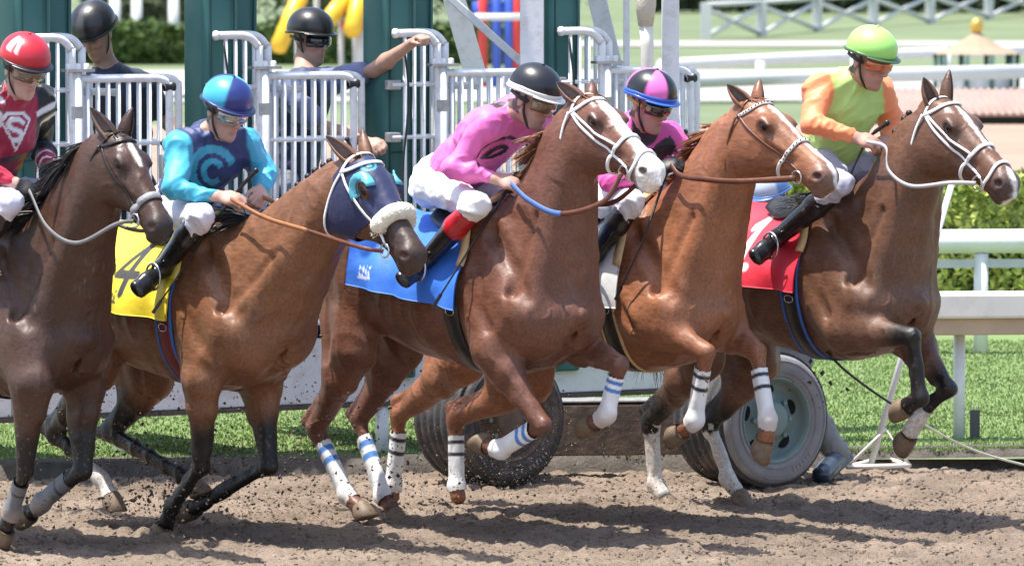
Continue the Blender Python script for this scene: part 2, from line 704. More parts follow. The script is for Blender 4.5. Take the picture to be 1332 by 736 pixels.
def blades(name, N_, area, hgt, wid, m, cols):
    """many short grass blades"""
    x0, x1, y0, y1 = area
    X = RNG.uniform(x0, x1, N_)
    Yv = y0 + (y1 - y0) * RNG.random(N_) ** 1.15
    Yv = np.maximum(Yv, EDGE(X) + .03 + .05 * RNG.random(N_))
    h = hgt * RNG.uniform(.5, 1.3, N_)
    a = RNG.uniform(0, 6.283, N_)
    b = np.stack([X, Yv, np.full(N_, .066)], 1)
    s = np.stack([np.cos(a), np.sin(a) * .3, a * 0], 1) * (wid * RNG.uniform(.6, 1.3, N_))[:, None]
    t = b + np.stack([RNG.normal(0, .4, N_) * h, RNG.normal(0, .4, N_) * h, h], 1)
    V = np.stack([b - s, b + s, t], 1).reshape(-1, 3)
    c = np.asarray(cols)[RNG.integers(0, len(cols), N_)] * RNG.uniform(.88, 1.12, N_)[:, None]
    band = 1 + .10 * np.sin(Yv * 2.6 + .5 * np.sin(X))
    c = np.repeat(c * band[:, None], 3, 0)
    return tag(mesh_obj(name, V, np.arange(3 * N_).reshape(-1, 3), m, None, c, smooth=False), 'short mown green turf beside the dirt track', 'grass', kind='stuff')


M_BLADE = mat('grass_blade', (1, 1, 1), rough=.75, var=.2, vscale=2, vcol=True, spec=.2)
GC = np.array([(.165, .245, .075), (.178, .258, .082), (.155, .230, .072), (.19, .262, .090), (.20, .258, .098)])
blades('grass', 150000, (-3.6, 4.2, 32.9, 41.5), .018, .0055, M_BLADE, GC)


def leaf_mass(name, boxes, N_, size, m, cols, label, cat, parent=None, kind=None, lump=.12):
    """leaves spread over the skin of box-like masses"""
    vs, cs = [], []
    tot = sum((b[1] - b[0]) * (b[5] - b[4]) + (b[1] - b[0]) * (b[3] - b[2]) for b in boxes)
    for x0, x1, y0, y1, z0, z1 in boxes:
        k = int(N_ * ((x1 - x0) * (z1 - z0) + (x1 - x0) * (y1 - y0)) / tot)
        P = np.stack([RNG.uniform(x0, x1, k), RNG.uniform(y0, y1, k), RNG.uniform(z0, z1, k)], 1)
        which = RNG.random(k)
        P[:, 1] = np.where(which < .6, y0 + RNG.random(k) ** 2 * .25, P[:, 1])
        P[:, 2] = np.where(which > .6, z1 - RNG.random(k) ** 2 * .22, P[:, 2])
        nz_ = fbm(P * (1, .6, 1), 2.6, 2)
        P[:, 1] -= lump * nz_
        P[:, 2] += np.where(which > .6, lump * nz_, 0)
        P[:, 2] = np.maximum(P[:, 2], z0 + .01)
        d1 = RNG.normal(size=(k, 3)); d1 /= np.linalg.norm(d1, axis=1, keepdims=True)
        d2 = np.cross(d1, RNG.normal(size=(k, 3))); d2 /= np.linalg.norm(d2, axis=1, keepdims=True)
        sz = size * RNG.uniform(.6, 1.4, k)[:, None]
        vs.append(np.stack([P - d1 * sz, P + d2 * sz * .5, P + d1 * sz, P - d2 * sz * .5], 1).reshape(-1, 3))
        c = np.asarray(cols)[RNG.integers(0, len(cols), k)] * RNG.uniform(.7, 1.25, k)[:, None]
        cs.append(np.repeat(c, 4, 0))
    V = np.concatenate(vs)
    o = mesh_obj(name, V, np.arange(len(V)).reshape(-1, 4), m, parent, np.concatenate(cs), smooth=False)
    if label:
        tag(o, label, cat, kind=kind)
    return o


M_LEAF = mat('hedge_leaf', (1, 1, 1), rough=.6, var=.2, vscale=2, vcol=True, spec=.3)
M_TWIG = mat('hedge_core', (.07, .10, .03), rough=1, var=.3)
hedge = empty('clipped_hedge', (2.2, 46.8, .03))
tag(hedge, 'long clipped green hedge beyond the white infield rails', 'hedge')
leaf_mass('foliage', [(-4.5, 6, -.55, .5, 0, .86)], 42000, .040, M_LEAF,
          [(.27, .36, .06), (.36, .44, .08), (.20, .28, .05), (.46, .50, .11)], None, None, hedge)
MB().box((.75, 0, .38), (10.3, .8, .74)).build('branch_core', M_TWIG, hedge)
hedge2 = empty('far_hedge', (-5.5, 107, .03))
tag(hedge2, 'dark clipped hedge far across the infield behind the gate', 'hedge')
leaf_mass('foliage', [(-5, 6.4, -.4, .6, 0, .62)], 16000, .07, M_LEAF, [(.05, .085, .02), (.07, .12, .03), (.10, .15, .03)], None, None, hedge2)
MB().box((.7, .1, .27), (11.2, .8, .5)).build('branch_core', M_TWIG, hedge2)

M_WHITE = mat('white_paint', (.74, .74, .73), rough=.45, var=.07, vscale=7, dirt=(.38, .31, .25), damt=.30, dscale=14)
M_CREAM = mat('cream_rail', (.78, .74, .66), rough=.5, var=.06, vscale=5, dirt=(.45, .36, .27), damt=.35)
M_TANP = mat('tan_rail_underside', (.55, .40, .27), rough=.6, var=.15, vscale=5)
M_FARW = mat('far_white', (.60, .60, .58), rough=.7, var=.05)

# near running rail on the right: a deep cream beam with a tan lower board on round posts
rail = empty('running_rail', (2.3, 34.1, .05))
tag(rail, 'thick cream running rail with tan lower board on round white posts', 'rail')
W = lambda p, o: np.asarray(p) - np.asarray(o.location)
rot = np.array([[math.cos(.10), -math.sin(.10), 0], [math.sin(.10), math.cos(.10), 0], [0, 0, 1]])
MB().box((0.75, .0, .735), (3.3, .20, .135), rot).build('top_beam', M_CREAM, rail, False, .015)
MB().box((0.75, .015, .623), (3.3, .15, .088), rot).build('lower_board', M_TANP, rail, False, .008)
for x in (.07, 1.9):
    mb = MB(); mb.tube([(x, x * .1 + .02, -.03), (x, x * .1 + .02, .60)], .031, 14)
    mb.build('post', M_WHITE, rail)
MB().box((.155, .05, .07), (.05, .05, .2)).build('base_bracket', mat('dark_bracket', (.08, .08, .08)), rail, False)

rail2 = empty('inner_rail', (2.95, 40.4, .03))
tag(rail2, 'white tubular inner rail standing in the turf before the hedge', 'rail')
mb = MB(); mb.tube([(-3.3, -.33, .74), (5, .5, .74)], .075, 12, ell=((0, 0, 1), 1.0)); mb.build('rail_tube', M_WHITE, rail2)
mb = MB(); mb.box((.85, .10, .60), (8.3, .06, .05), rot); mb.build('tube_shade_strip', mat('rail_shade_grey', (.5, .5, .52), rough=.5), rail2, False)  # grey strip paints the shaded lower side of the white tube
for x in (-2.3, -.01, 2.3):
    mb = MB(); mb.tube([(x, x * .1, 0), (x, x * .1, .66)], .045, 12); mb.build('post', M_WHITE, rail2)

# leaning marker pole with a triangular foot
pole = empty('leaning_pole', on_ground(1140, 609))
tag(pole, 'thin white leaning pole on a flat triangular foot', 'pole')
b0 = np.array(pole.location)
P_ = lambda x, y, Y: at(x, y, Y) - b0
mb = MB(); mb.tube([P_(1132, 607, b0[1]), P_(1246, 212, b0[1] + .15)], .0165, 10); mb.build('shaft', M_WHITE, pole)
foot = MB()
A, Bp, C_ = P_(1102, 610, b0[1] - .06), P_(1183, 608, b0[1] - .03), P_(1150, 598, b0[1] + .35)
for a_, b_ in ((A, Bp), (Bp, C_), (C_, A)):
    foot.tube([a_ + (0, 0, .012), b_ + (0, 0, .012)], .012, 8)
foot.build('foot_frame', M_CREAM, pole)
mb = MB(); mid = P_(1152, 558, b0[1] + .02); mb.tube([A + (0, 0, .012), mid, Bp + (0, 0, .012)], .0095, 8); mb.build('strut', M_CREAM, pole)

# ------------------------------------------------------------------ far across the infield
def far_fence():
    o = empty('crossbuck_fence', (9, 132, .03))
    tag(o, 'white crossbuck paddock fence far across the grass', 'fence')
    base = np.array(o.location)
    pts = [on_ground(918, 54), on_ground(990, 50), on_ground(1063, 43), on_ground(1136, 37), on_ground(1210, 33), on_ground(1286, 27), on_ground(1362, 21)]
    hgt = .74
    for p in pts:
        q = p - base
        MB().box(q + (0, 0, hgt / 2), (.20, .2, hgt)).build('post', M_FARW, o, False)
    for a_, b_ in zip(pts, pts[1:]):
        a_, b_ = a_ - base, b_ - base
        for z0, z1 in ((.08, .62), (.62, .08)):
            mb = MB(); mb.tube([a_ + (0, 0, z0), b_ + (0, 0, z1)], .05, 6); mb.build('cross_board', M_FARW, o)
        mb = MB(); mb.tube([a_ + (0, 0, .70), b_ + (0, 0, .70)], .05, 6); mb.build('top_board', M_FARW, o)


far_fence()


def long_rail(name, pxs, hgt, th, label, step, mt=None):
    pts = [on_ground(*p) for p in pxs]
    o = empty(name, pts[0])
    tag(o, label, 'rail')
    b = np.array(o.location)
    mb = MB(); mb.tube([p - b + (0, 0, hgt) for p in pts], th, 8); mb.build('rail_tube', mt or M_FARW, o)
    L_ = np.linalg.norm(pts[-1] - pts[0])
    k = int(L_ / step)
    for i in range(k + 1):
        p = pts[0] + (pts[-1] - pts[0]) * i / max(k, 1) - b
        mb = MB(); mb.tube([p, p + (0, 0, hgt)], th * .8, 6); mb.build('post', mt or M_FARW, o)
    return o


long_rail('far_rail', [(860, 121), (1010, 112), (1180, 104), (1345, 99)], .40, .085, 'white rail along the grass below the crossbuck fence', 2.2)
long_rail('track_rail', [(870, 141), (1060, 134), (1345, 126)], .36, .10, 'white rail beside the pale road in front of the pavilion', 2.6)
long_rail('distant_rail', [(150, 140), (330, 138), (500, 136)], .16, .05, 'thin white rail on the grass seen behind the gate', 2.4)

# pavilion with a tented cream roof
pv0 = on_ground(1270, 121)
pav = empty('pavilion', pv0)
tag(pav, 'small round pavilion with cream tented roof and gold ball', 'pavilion')
sc_ = 8400 / pv0[1]
M_ROOFC = mat('cream_roof', (.30, .235, .16), rough=.8, var=.06)
hr = (121 - 70) / sc_; ha = (121 - 40) / sc_; rr = 58 / sc_
mb = MB(); mb.lathe([(rr, hr), (rr * .55, hr + (ha - hr) * .32), (rr * .18, hr + (ha - hr) * .75), (.02, ha)], 12); mb.build('roof', M_ROOFC, pav, False)
mb = MB(); mb.ellip((0, 0, ha + .06), (.10, .10, .12)); mb.build('finial', mat('gold_ball', (.6, .38, .08), rough=.35, metal=.6), pav)
for i in range(10):
    w = 2 * math.pi * i / 10
    x, y = rr * .92 * math.cos(w), rr * .92 * math.sin(w)
    mb = MB(); mb.tube([(x, y, 0), (x, y, hr)], .035, 6); mb.build('post', mat('pavilion_green', (.05, .12, .10)) if i == 0 else bpy.data.materials['pavilion_green'], pav)
mb = MB(); mb.lathe([(rr * .8, 0), (rr * .8, hr * .45), (rr * .75, hr * .45)], 12); mb.build('counter', M_FARW, pav, False)

# low building with a pink tiled roof
lb0 = on_ground(1262, 166)
low = empty('tiled_kiosk', lb0)
tag(low, 'low kiosk under a pink tiled roof beside the tan track', 'building')
s2 = 8400 / lb0[1]
wd = 130 / s2
M_PINK = mat('pink_tile', (.33, .235, .20), rough=.8, var=.12, vscale=3)
mb = MB(); mb.add([(-wd, -.2, .17), (wd, -.2, .17), (wd, 1.5, .42), (-wd * .96, 1.5, .42), (-wd, -.2, .14), (wd, -.2, .14), (wd, 1.5, .40), (-wd * .96, 1.5, .40)],
                  [(0, 1, 2, 3), (7, 6, 5, 4), (0, 4, 5, 1), (3, 2, 6, 7), (0, 3, 7, 4), (1, 5, 6, 2)])
rf = mb.build('roof', M_PINK, low, False)
rb = None
for i in range(26):
    x = -wd + 2 * wd * (i + .5) / 26
    mb = MB(); mb.tube([(x, -.23, .175), (x, 1.48, .425)], .028, 6)
    mb.build('tile_row', M_PINK, rf)
MB().box((0, .9, .085), (wd * 1.94, 1.4, .16)).build('wall', mat('kiosk_wall', (.10, .11, .11)), low, False)

# dark trees along the far edge
M_BARK = mat('bark', (.10, .085, .07), rough=.9, var=.3, vscale=20)
def far_tree(x, Y, h, r, cols, label):
    o = empty('tree', (x, Y, .03))
    tag(o, label, 'tree', 'trees far beyond the infield')
    mb = MB(); mb.tube([(0, 0, 0), (.1, 0, h * .3), (0, .1, h * .7)], [h * .035, h * .028, h * .012], 8)
    for k in range(4):
        w = k * 1.7
        mb.tube([(0.05, 0, h * .3), (r * .5 * math.cos(w), r * .5 * math.sin(w), h * .65)], [h * .018, h * .006], 6)
    mb.build('trunk', M_BARK, o)
    k = 1500
    d = RNG.normal(size=(k, 3)); d /= np.linalg.norm(d, axis=1, keepdims=True)
    P = d * (RNG.random(k) ** .4)[:, None] * (r, r, h * .36)
    P *= (1 + .35 * fbm(d, 2.5, 2))[:, None]
    P[:, 2] += h * .45
    d1 = RNG.normal(size=(k, 3)); d2 = RNG.normal(size=(k, 3)); sz = r * .05
    V = np.stack([P - d1 * sz, P + d2 * sz, P + d1 * sz, P - d2 * sz], 1).reshape(-1, 3)
    c = np.asarray(cols)[RNG.integers(0, len(cols), k)]
    mesh_obj('crown', V, np.arange(4 * k).reshape(-1, 4), M_LEAF, o, np.repeat(c, 4, 0), False)


TG = [(.035, .055, .02), (.05, .075, .03), (.075, .09, .045)]
TW = at(0, 100, 120)
for px_, Yt, h, r, lb in ((8, 122, 2.6, 1.1, 'dark shrubby tree behind the red helmeted rider'), (168, 121, 2.2, .9, 'dark shrubby tree behind the white arbour'), (205, 124, 2.8, 1.0, 'dark shrubby tree behind the white arbour'),
                      (243, 120, 2.3, .9, 'dark shrubby tree behind the white arbour'), (398, 125, 2.8, 1.0, 'dark shrubby tree among the yellow slides'), (470, 122, 2.4, .9, 'dark shrubby tree beside the play ring'),
                      (612, 124, 2.6, .9, 'dark shrubby tree beside the climbing tower'), (700, 126, 2.8, 1.0, 'dark shrubby tree behind the white gate upright')):
    far_tree(at(px_, 60, Yt)[0], Yt, h, r, TG, lb)
hedge3 = empty('boundary_hedge', (12, 150, .03))
tag(hedge3, 'tall dark boundary hedge behind the crossbuck fence', 'hedge')
leaf_mass('foliage', [(-9, 11, -.5, .8, 0, 2.4)], 14000, .12, M_LEAF, [(.035, .055, .02), (.05, .075, .03), (.075, .09, .045)], None, None, hedge3, lump=.3)
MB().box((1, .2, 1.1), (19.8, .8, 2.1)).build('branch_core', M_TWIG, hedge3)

# hillside that closes the view
hx_ = np.linspace(-260, 260, 120)
pts = np.stack([hx_, hx_ * 0 + 420, 14 + 9 * vnoise(np.stack([hx_, hx_ * 0, hx_ * 0], 1), .02) + 4 * vnoise(np.stack([hx_, hx_ * 0, hx_ * 0], 1), .07)], 1)
lo_ = np.stack([hx_, hx_ * 0 + 300, hx_ * 0], 1)
mid_ = (pts + lo_) / 2 + (0, 0, 2)
n = len(hx_)
Fq = np.concatenate([np.stack([np.arange(n - 1) + i * n, np.arange(1, n) + i * n, np.arange(1, n) + (i + 1) * n, np.arange(n - 1) + (i + 1) * n], 1) for i in range(2)])
tag(mesh_obj('hills', np.concatenate([lo_, mid_, pts]), Fq, mat('hillside', (.07, .09, .045), rough=1, var=.4, vscale=.05)), kind='structure')

# white arched arbour posts behind the far hedge
arb = empty('white_arbour', on_ground(190, 66))
tag(arb, 'white arbour of posts and arches behind the far hedge', 'arbour')
ab0 = np.array(arb.location)
for x in (150, 178, 226, 250):
    p = on_ground(x, 66) - ab0
    mb = MB(); mb.tube([p, p + (0, 0, .95)], .10, 8); mb.build('post', M_FARW, arb)
for xa, xb in ((150, 178), (178, 226), (226, 250)):
    a_, b_ = on_ground(xa, 66) - ab0, on_ground(xb, 66) - ab0
    arc = [a_ + (b_ - a_) * t + (0, 0, .95 + .35 * math.sin(math.pi * t)) for t in np.linspace(0, 1, 7)]
    mb = MB(); mb.tube(arc, .06, 6); mb.build('arch', M_FARW, arb)

# playground with yellow slides and red and blue frames, out of focus behind the gate
pg0 = on_ground(640, 118)
M_YEL = mat('slide_yellow', (.75, .45, .02), rough=.4, var=.05)
M_RED = mat('play_red', (.55, .04, .03), rough=.4, var=.05)
M_BLU = mat('play_blue', (.04, .10, .45), rough=.4, var=.05)
def slide(x0, y0, x1, y1, label):
    Yp = pg0[1]
    a_, b_ = at(x0, y0, Yp + 1), at(x1, y1, Yp - .5)
    o = empty('slide_tube', (b_[0], b_[1], .03))
    tag(o, label, 'slide')
    q = np.array(o.location)
    mb = MB(); mb.tube([a_ - q, b_ - q], .13, 10); mb.build('chute', M_YEL, o)
    f = (a_ + b_) / 2 - q
    mb = MB(); mb.tube([(f[0], f[1], 0), f], .04, 6); mb.build('leg', M_FARW, o)
    mb = MB(); mb.tube([(a_ - q) * (1, 1, 0), a_ - q], .04, 6); mb.build('leg', M_FARW, o)


slide(412, -55, 362, 62, 'long yellow slide tube behind the helmeted man with outstretched arm')
slide(462, -20, 425, 30, 'short yellow slide tube nearest the outstretched arm')
slide(476, -40, 458, 40, 'steep yellow slide tube beside the blue and red ring')
pf = empty('climbing_tower', pg0)
tag(pf, 'red and blue climbing tower far behind the starting gate', 'climbing tower')
for x, m_ in ((628, M_RED), (646, M_BLU), (662, M_BLU), (672, M_RED)):
    p = at(x, 118, pg0[1]) - pg0
    mb = MB(); mb.tube([p * (1, 1, 0), (p[0], 0, 1.75)], .07, 8); mb.build('post', m_, pf)
c_ = at(650, 22, pg0[1]) - pg0
mb = MB(); mb.tube([c_ + .35 * V3(math.cos(w), math.sin(w), 0) for w in np.linspace(0, 6.283, 17)], .05, 6, cap=False); mb.build('ring', M_FARW, pf)
mb = MB(); mb.tube([c_ + (-.4, .1, .1), c_ + (.4, .1, .1)], .12, 8); mb.build('deck', M_BLU, pf)
ring = empty('play_ring', at(466, 118, pg0[1]) * (1, 1, 0))
tag(ring, 'flat blue and red ring of the play area beside the yellow slides', 'play ring')
r0 = np.array(ring.location)
c_ = at(468, 33, pg0[1]) - r0
mb = MB(); mb.lathe([(.28, -.06), (.30, 0), (.28, .03)], 16, c_); mb.build('red_rim', M_RED, ring)
mb = MB(); mb.lathe([(.27, .03), (.2, .10), (.01, .11)], 16, c_); mb.build('blue_cover', M_BLU, ring)
mb = MB(); mb.tube([c_ * (1, 1, 0), c_], .05, 8); mb.build('leg', M_FARW, ring)
# ------------------------------------------------------------------ horses
def coat_mat(name, rough=.42):
    m, N, L, p = new_mat(name)
    tc = N.new('ShaderNodeTexCoord')
    at_ = N.new('ShaderNodeAttribute')
    at_.attribute_name = 'Col'
    n1 = N.new('ShaderNodeTexNoise')
    n1.inputs['Scale'].default_value = 5
    n1.inputs['Detail'].default_value = 6
    L.new(tc.outputs['Object'], n1.inputs['Vector'])
    mr = N.new('ShaderNodeMapRange')
    mr.inputs['From Min'].default_value, mr.inputs['From Max'].default_value = .3, .7
    mr.inputs['To Min'].default_value, mr.inputs['To Max'].default_value = .8, 1.18
    L.new(n1.outputs[0], mr.inputs[0])
    # short hair: stretched fine noise
    mp = N.new('ShaderNodeMapping')
    mp.inputs['Scale'].default_value = (4, 34, 18)
    L.new(tc.outputs['Object'], mp.inputs[0])
    n2 = N.new('ShaderNodeTexNoise')
    n2.inputs['Scale'].default_value = 4
    n2.inputs['Detail'].default_value = 3
    L.new(mp.outputs[0], n2.inputs['Vector'])
    mr2 = N.new('ShaderNodeMapRange')
    mr2.inputs['From Min'].default_value, mr2.inputs['From Max'].default_value = .3, .7
    mr2.inputs['To Min'].default_value, mr2.inputs['To Max'].default_value = .74, 1.25
    L.new(n2.outputs[0], mr2.inputs[0])
    mul = N.new('ShaderNodeMath')
    mul.operation = 'MULTIPLY'
    L.new(mr.outputs[0], mul.inputs[0])
    L.new(mr2.outputs[0], mul.inputs[1])
    sc = N.new('ShaderNodeVectorMath')
    sc.operation = 'SCALE'
    L.new(at_.outputs['Color'], sc.inputs[0])
    L.new(mul.outputs[0], sc.inputs['Scale'])
    # dried sweat: faint pale streaks running down, in patches
    ms = N.new('ShaderNodeMapping'); ms.inputs['Scale'].default_value = (26, 26, 7)
    L.new(tc.outputs['Object'], ms.inputs[0])
    ns = N.new('ShaderNodeTexNoise'); ns.inputs['Scale'].default_value = 1.6; ns.inputs['Detail'].default_value = 7; ns.inputs['Roughness'].default_value = .7
    L.new(ms.outputs[0], ns.inputs['Vector'])
    rs = N.new('ShaderNodeMapRange'); rs.inputs['From Min'].default_value, rs.inputs['From Max'].default_value = .56, .74
    L.new(ns.outputs[0], rs.inputs[0])
    nl = N.new('ShaderNodeTexNoise'); nl.inputs['Scale'].default_value = 2.1; nl.inputs['Detail'].default_value = 3
    L.new(tc.outputs['Object'], nl.inputs['Vector'])
    rl = N.new('ShaderNodeMapRange'); rl.inputs['From Min'].default_value, rl.inputs['From Max'].default_value = .50, .66; rl.inputs['To Max'].default_value = .42
    L.new(nl.outputs[0], rl.inputs[0])
    pm = N.new('ShaderNodeMath'); pm.operation = 'MULTIPLY'
    L.new(rs.outputs[0], pm.inputs[0]); L.new(rl.outputs[0], pm.inputs[1])
    mxs = N.new('ShaderNodeMix'); mxs.data_type = 'RGBA'
    L.new(pm.outputs[0], mxs.inputs[0]); L.new(sc.outputs[0], mxs.inputs[6]); mxs.inputs[7].default_value = (.30, .235, .20, 1)
    sp_ = N.new('ShaderNodeSeparateXYZ'); L.new(tc.outputs['Object'], sp_.inputs[0])
    zr = N.new('ShaderNodeMapRange'); zr.inputs['From Min'].default_value, zr.inputs['From Max'].default_value = 1.05, .35; zr.inputs['To Max'].default_value = .75
    L.new(sp_.outputs['Z'], zr.inputs[0])
    nm = N.new('ShaderNodeTexNoise'); nm.inputs['Scale'].default_value = 55; nm.inputs['Detail'].default_value = 2
    L.new(tc.outputs['Object'], nm.inputs['Vector'])
    rm = N.new('ShaderNodeMapRange'); rm.inputs['From Min'].default_value, rm.inputs['From Max'].default_value = .63, .70
    L.new(nm.outputs[0], rm.inputs[0])
    pm2 = N.new('ShaderNodeMath'); pm2.operation = 'MULTIPLY'
    L.new(zr.outputs[0], pm2.inputs[0]); L.new(rm.outputs[0], pm2.inputs[1])
    mud = N.new('ShaderNodeMix'); mud.data_type = 'RGBA'
    L.new(pm2.outputs[0], mud.inputs[0]); L.new(mxs.outputs[2], mud.inputs[6]); mud.inputs[7].default_value = (.17, .12, .09, 1)
    L.new(mud.outputs[2], p.inputs['Base Color'])
    # sweaty patches are glossier
    n3 = N.new('ShaderNodeTexNoise')
    n3.inputs['Scale'].default_value = 3.2
    n3.inputs['Detail'].default_value = 5
    n3.inputs['Roughness'].default_value = .65
    L.new(tc.outputs['Object'], n3.inputs['Vector'])
    mr3 = N.new('ShaderNodeMapRange')
    mr3.inputs['From Min'].default_value, mr3.inputs['From Max'].default_value = .38, .62
    mr3.inputs['To Min'].default_value, mr3.inputs['To Max'].default_value = rough + .12, rough - .10
    L.new(n3.outputs[0], mr3.inputs[0])
    L.new(mr3.outputs[0], p.inputs['Roughness'])
    p.inputs['Specular IOR Level'].default_value = .48
    p.inputs['Sheen Weight'].default_value = .02
    p.inputs['Sheen Roughness'].default_value = .35
    # veins and skin folds: thin warped ridges
    nw = N.new('ShaderNodeTexNoise')
    nw.inputs['Scale'].default_value = 6.5
    nw.inputs['Detail'].default_value = 2
    mv = N.new('ShaderNodeMapping'); mv.inputs['Scale'].default_value = (1.5, 1.5, .62); mv.inputs['Rotation'].default_value = (0, R(24), 0)
    L.new(tc.outputs['Object'], mv.inputs[0])
    L.new(mv.outputs[0], nw.inputs['Vector'])
    mus_ = N.new('ShaderNodeTexNoise'); mus_.inputs['Scale'].default_value = 2.3; mus_.inputs['Detail'].default_value = 1
    L.new(tc.outputs['Object'], mus_.inputs['Vector'])
    ab = N.new('ShaderNodeMath'); ab.operation = 'SUBTRACT'; ab.inputs[1].default_value = .5
    L.new(nw.outputs[0], ab.inputs[0])
    ab2 = N.new('ShaderNodeMath'); ab2.operation = 'ABSOLUTE'
    L.new(ab.outputs[0], ab2.inputs[0])
    vr = N.new('ShaderNodeMapRange')
    vr.inputs['From Min'].default_value, vr.inputs['From Max'].default_value = 0, .020
    vr.inputs['To Min'].default_value, vr.inputs['To Max'].default_value = 1, 0
    L.new(ab2.outputs[0], vr.inputs[0])
    vm = N.new('ShaderNodeMath'); vm.operation = 'MULTIPLY'
    vg = N.new('ShaderNodeMapRange')
    vg.inputs['From Min'].default_value, vg.inputs['From Max'].default_value = .50, .60
    L.new(mus_.outputs[0], vg.inputs[0])
    L.new(vr.outputs[0], vm.inputs[0]); L.new(vg.outputs[0], vm.inputs[1])
    mus = N.new('ShaderNodeTexNoise')
    mus.inputs['Scale'].default_value = 9
    mus.inputs['Detail'].default_value = 3
    L.new(tc.outputs['Object'], mus.inputs['Vector'])
    b1 = N.new('ShaderNodeBump'); b1.inputs['Strength'].default_value = .30; b1.inputs['Distance'].default_value = .014
    L.new(mus.outputs[0], b1.inputs['Height'])
    b2 = N.new('ShaderNodeBump'); b2.inputs['Strength'].default_value = .25; b2.inputs['Distance'].default_value = .003
    L.new(vm.outputs[0], b2.inputs['Height']); L.new(b1.outputs[0], b2.inputs['Normal'])
    n5 = N.new('ShaderNodeTexNoise')
    n5.inputs['Scale'].default_value = 85; n5.inputs['Detail'].default_value = 3
    L.new(tc.outputs['Object'], n5.inputs['Vector'])
    b4 = N.new('ShaderNodeBump'); b4.inputs['Strength'].default_value = .5; b4.inputs['Distance'].default_value = .0022
    L.new(n5.outputs[0], b4.inputs['Height']); L.new(b2.outputs[0], b4.inputs['Normal'])
    b3 = N.new('ShaderNodeBump'); b3.inputs['Strength'].default_value = .22; b3.inputs['Distance'].default_value = .003
    L.new(n2.outputs[0], b3.inputs['Height']); L.new(b4.outputs[0], b3.inputs['Normal'])
    L.new(b3.outputs[0], p.inputs['Normal'])
    return m


def hair_mat(name, col):
    return mat(name, col, rough=.45, var=.35, vscale=30, spec=.4)


M_HOOF = mat('hoof_horn', (.16, .11, .07), rough=.6, var=.3, vscale=40, dirt=(.2, .13, .09), damt=.7)
M_EYE = mat('eye_dark', (.010, .006, .005), rough=.12, var=0, spec=.35)
M_STEEL = mat('steel', (.6, .6, .6), rough=.25, metal=1.0, var=.1)


class Frame:
    """a thing's own frame: u forward, v to its left, z up; px() finds the point of the photograph on the plane v"""

    def __init__(s, X, Y, theta, Z=0.0):
        s.o = np.array((X, Y, Z), float)
        t = R(theta)
        s.h = np.array((math.sin(t), -math.cos(t), 0))
        s.l = np.array((math.cos(t), math.sin(t), 0))
        s.k = np.array((0, 0, 1.0))
        s.rz = t - math.pi / 2
        s.M = np.stack([s.h, s.l, s.k])        # rows

    def loc(s, W):
        return s.M @ (np.asarray(W, float) - s.o)

    def world(s, p):
        return s.o + np.asarray(p, float) @ s.M

    def px(s, x, y, v=0.0):
        d = s.M @ ray(x, y)
        c = s.M @ (CAMP - s.o)
        return c + d * ((v - c[1]) / d[1])

    def pick(s, q, v):
        return np.array(q, float) if len(q) == 3 else s.px(q[0], q[1], v)

    def pix(s, p):
        w = s.world(p) - CAMP
        return PW / 2 + FPX * (w @ _R) / (w @ _F), PH / 2 - FPX * (w @ _U) / (w @ _F)


def basis(x, ydir):
    x = nrm(x)
    y = nrm(np.asarray(ydir, float) - x * (x @ np.asarray(ydir, float)))
    z = np.cross(x, y)
    return np.stack([x, y, z], 1)            # columns


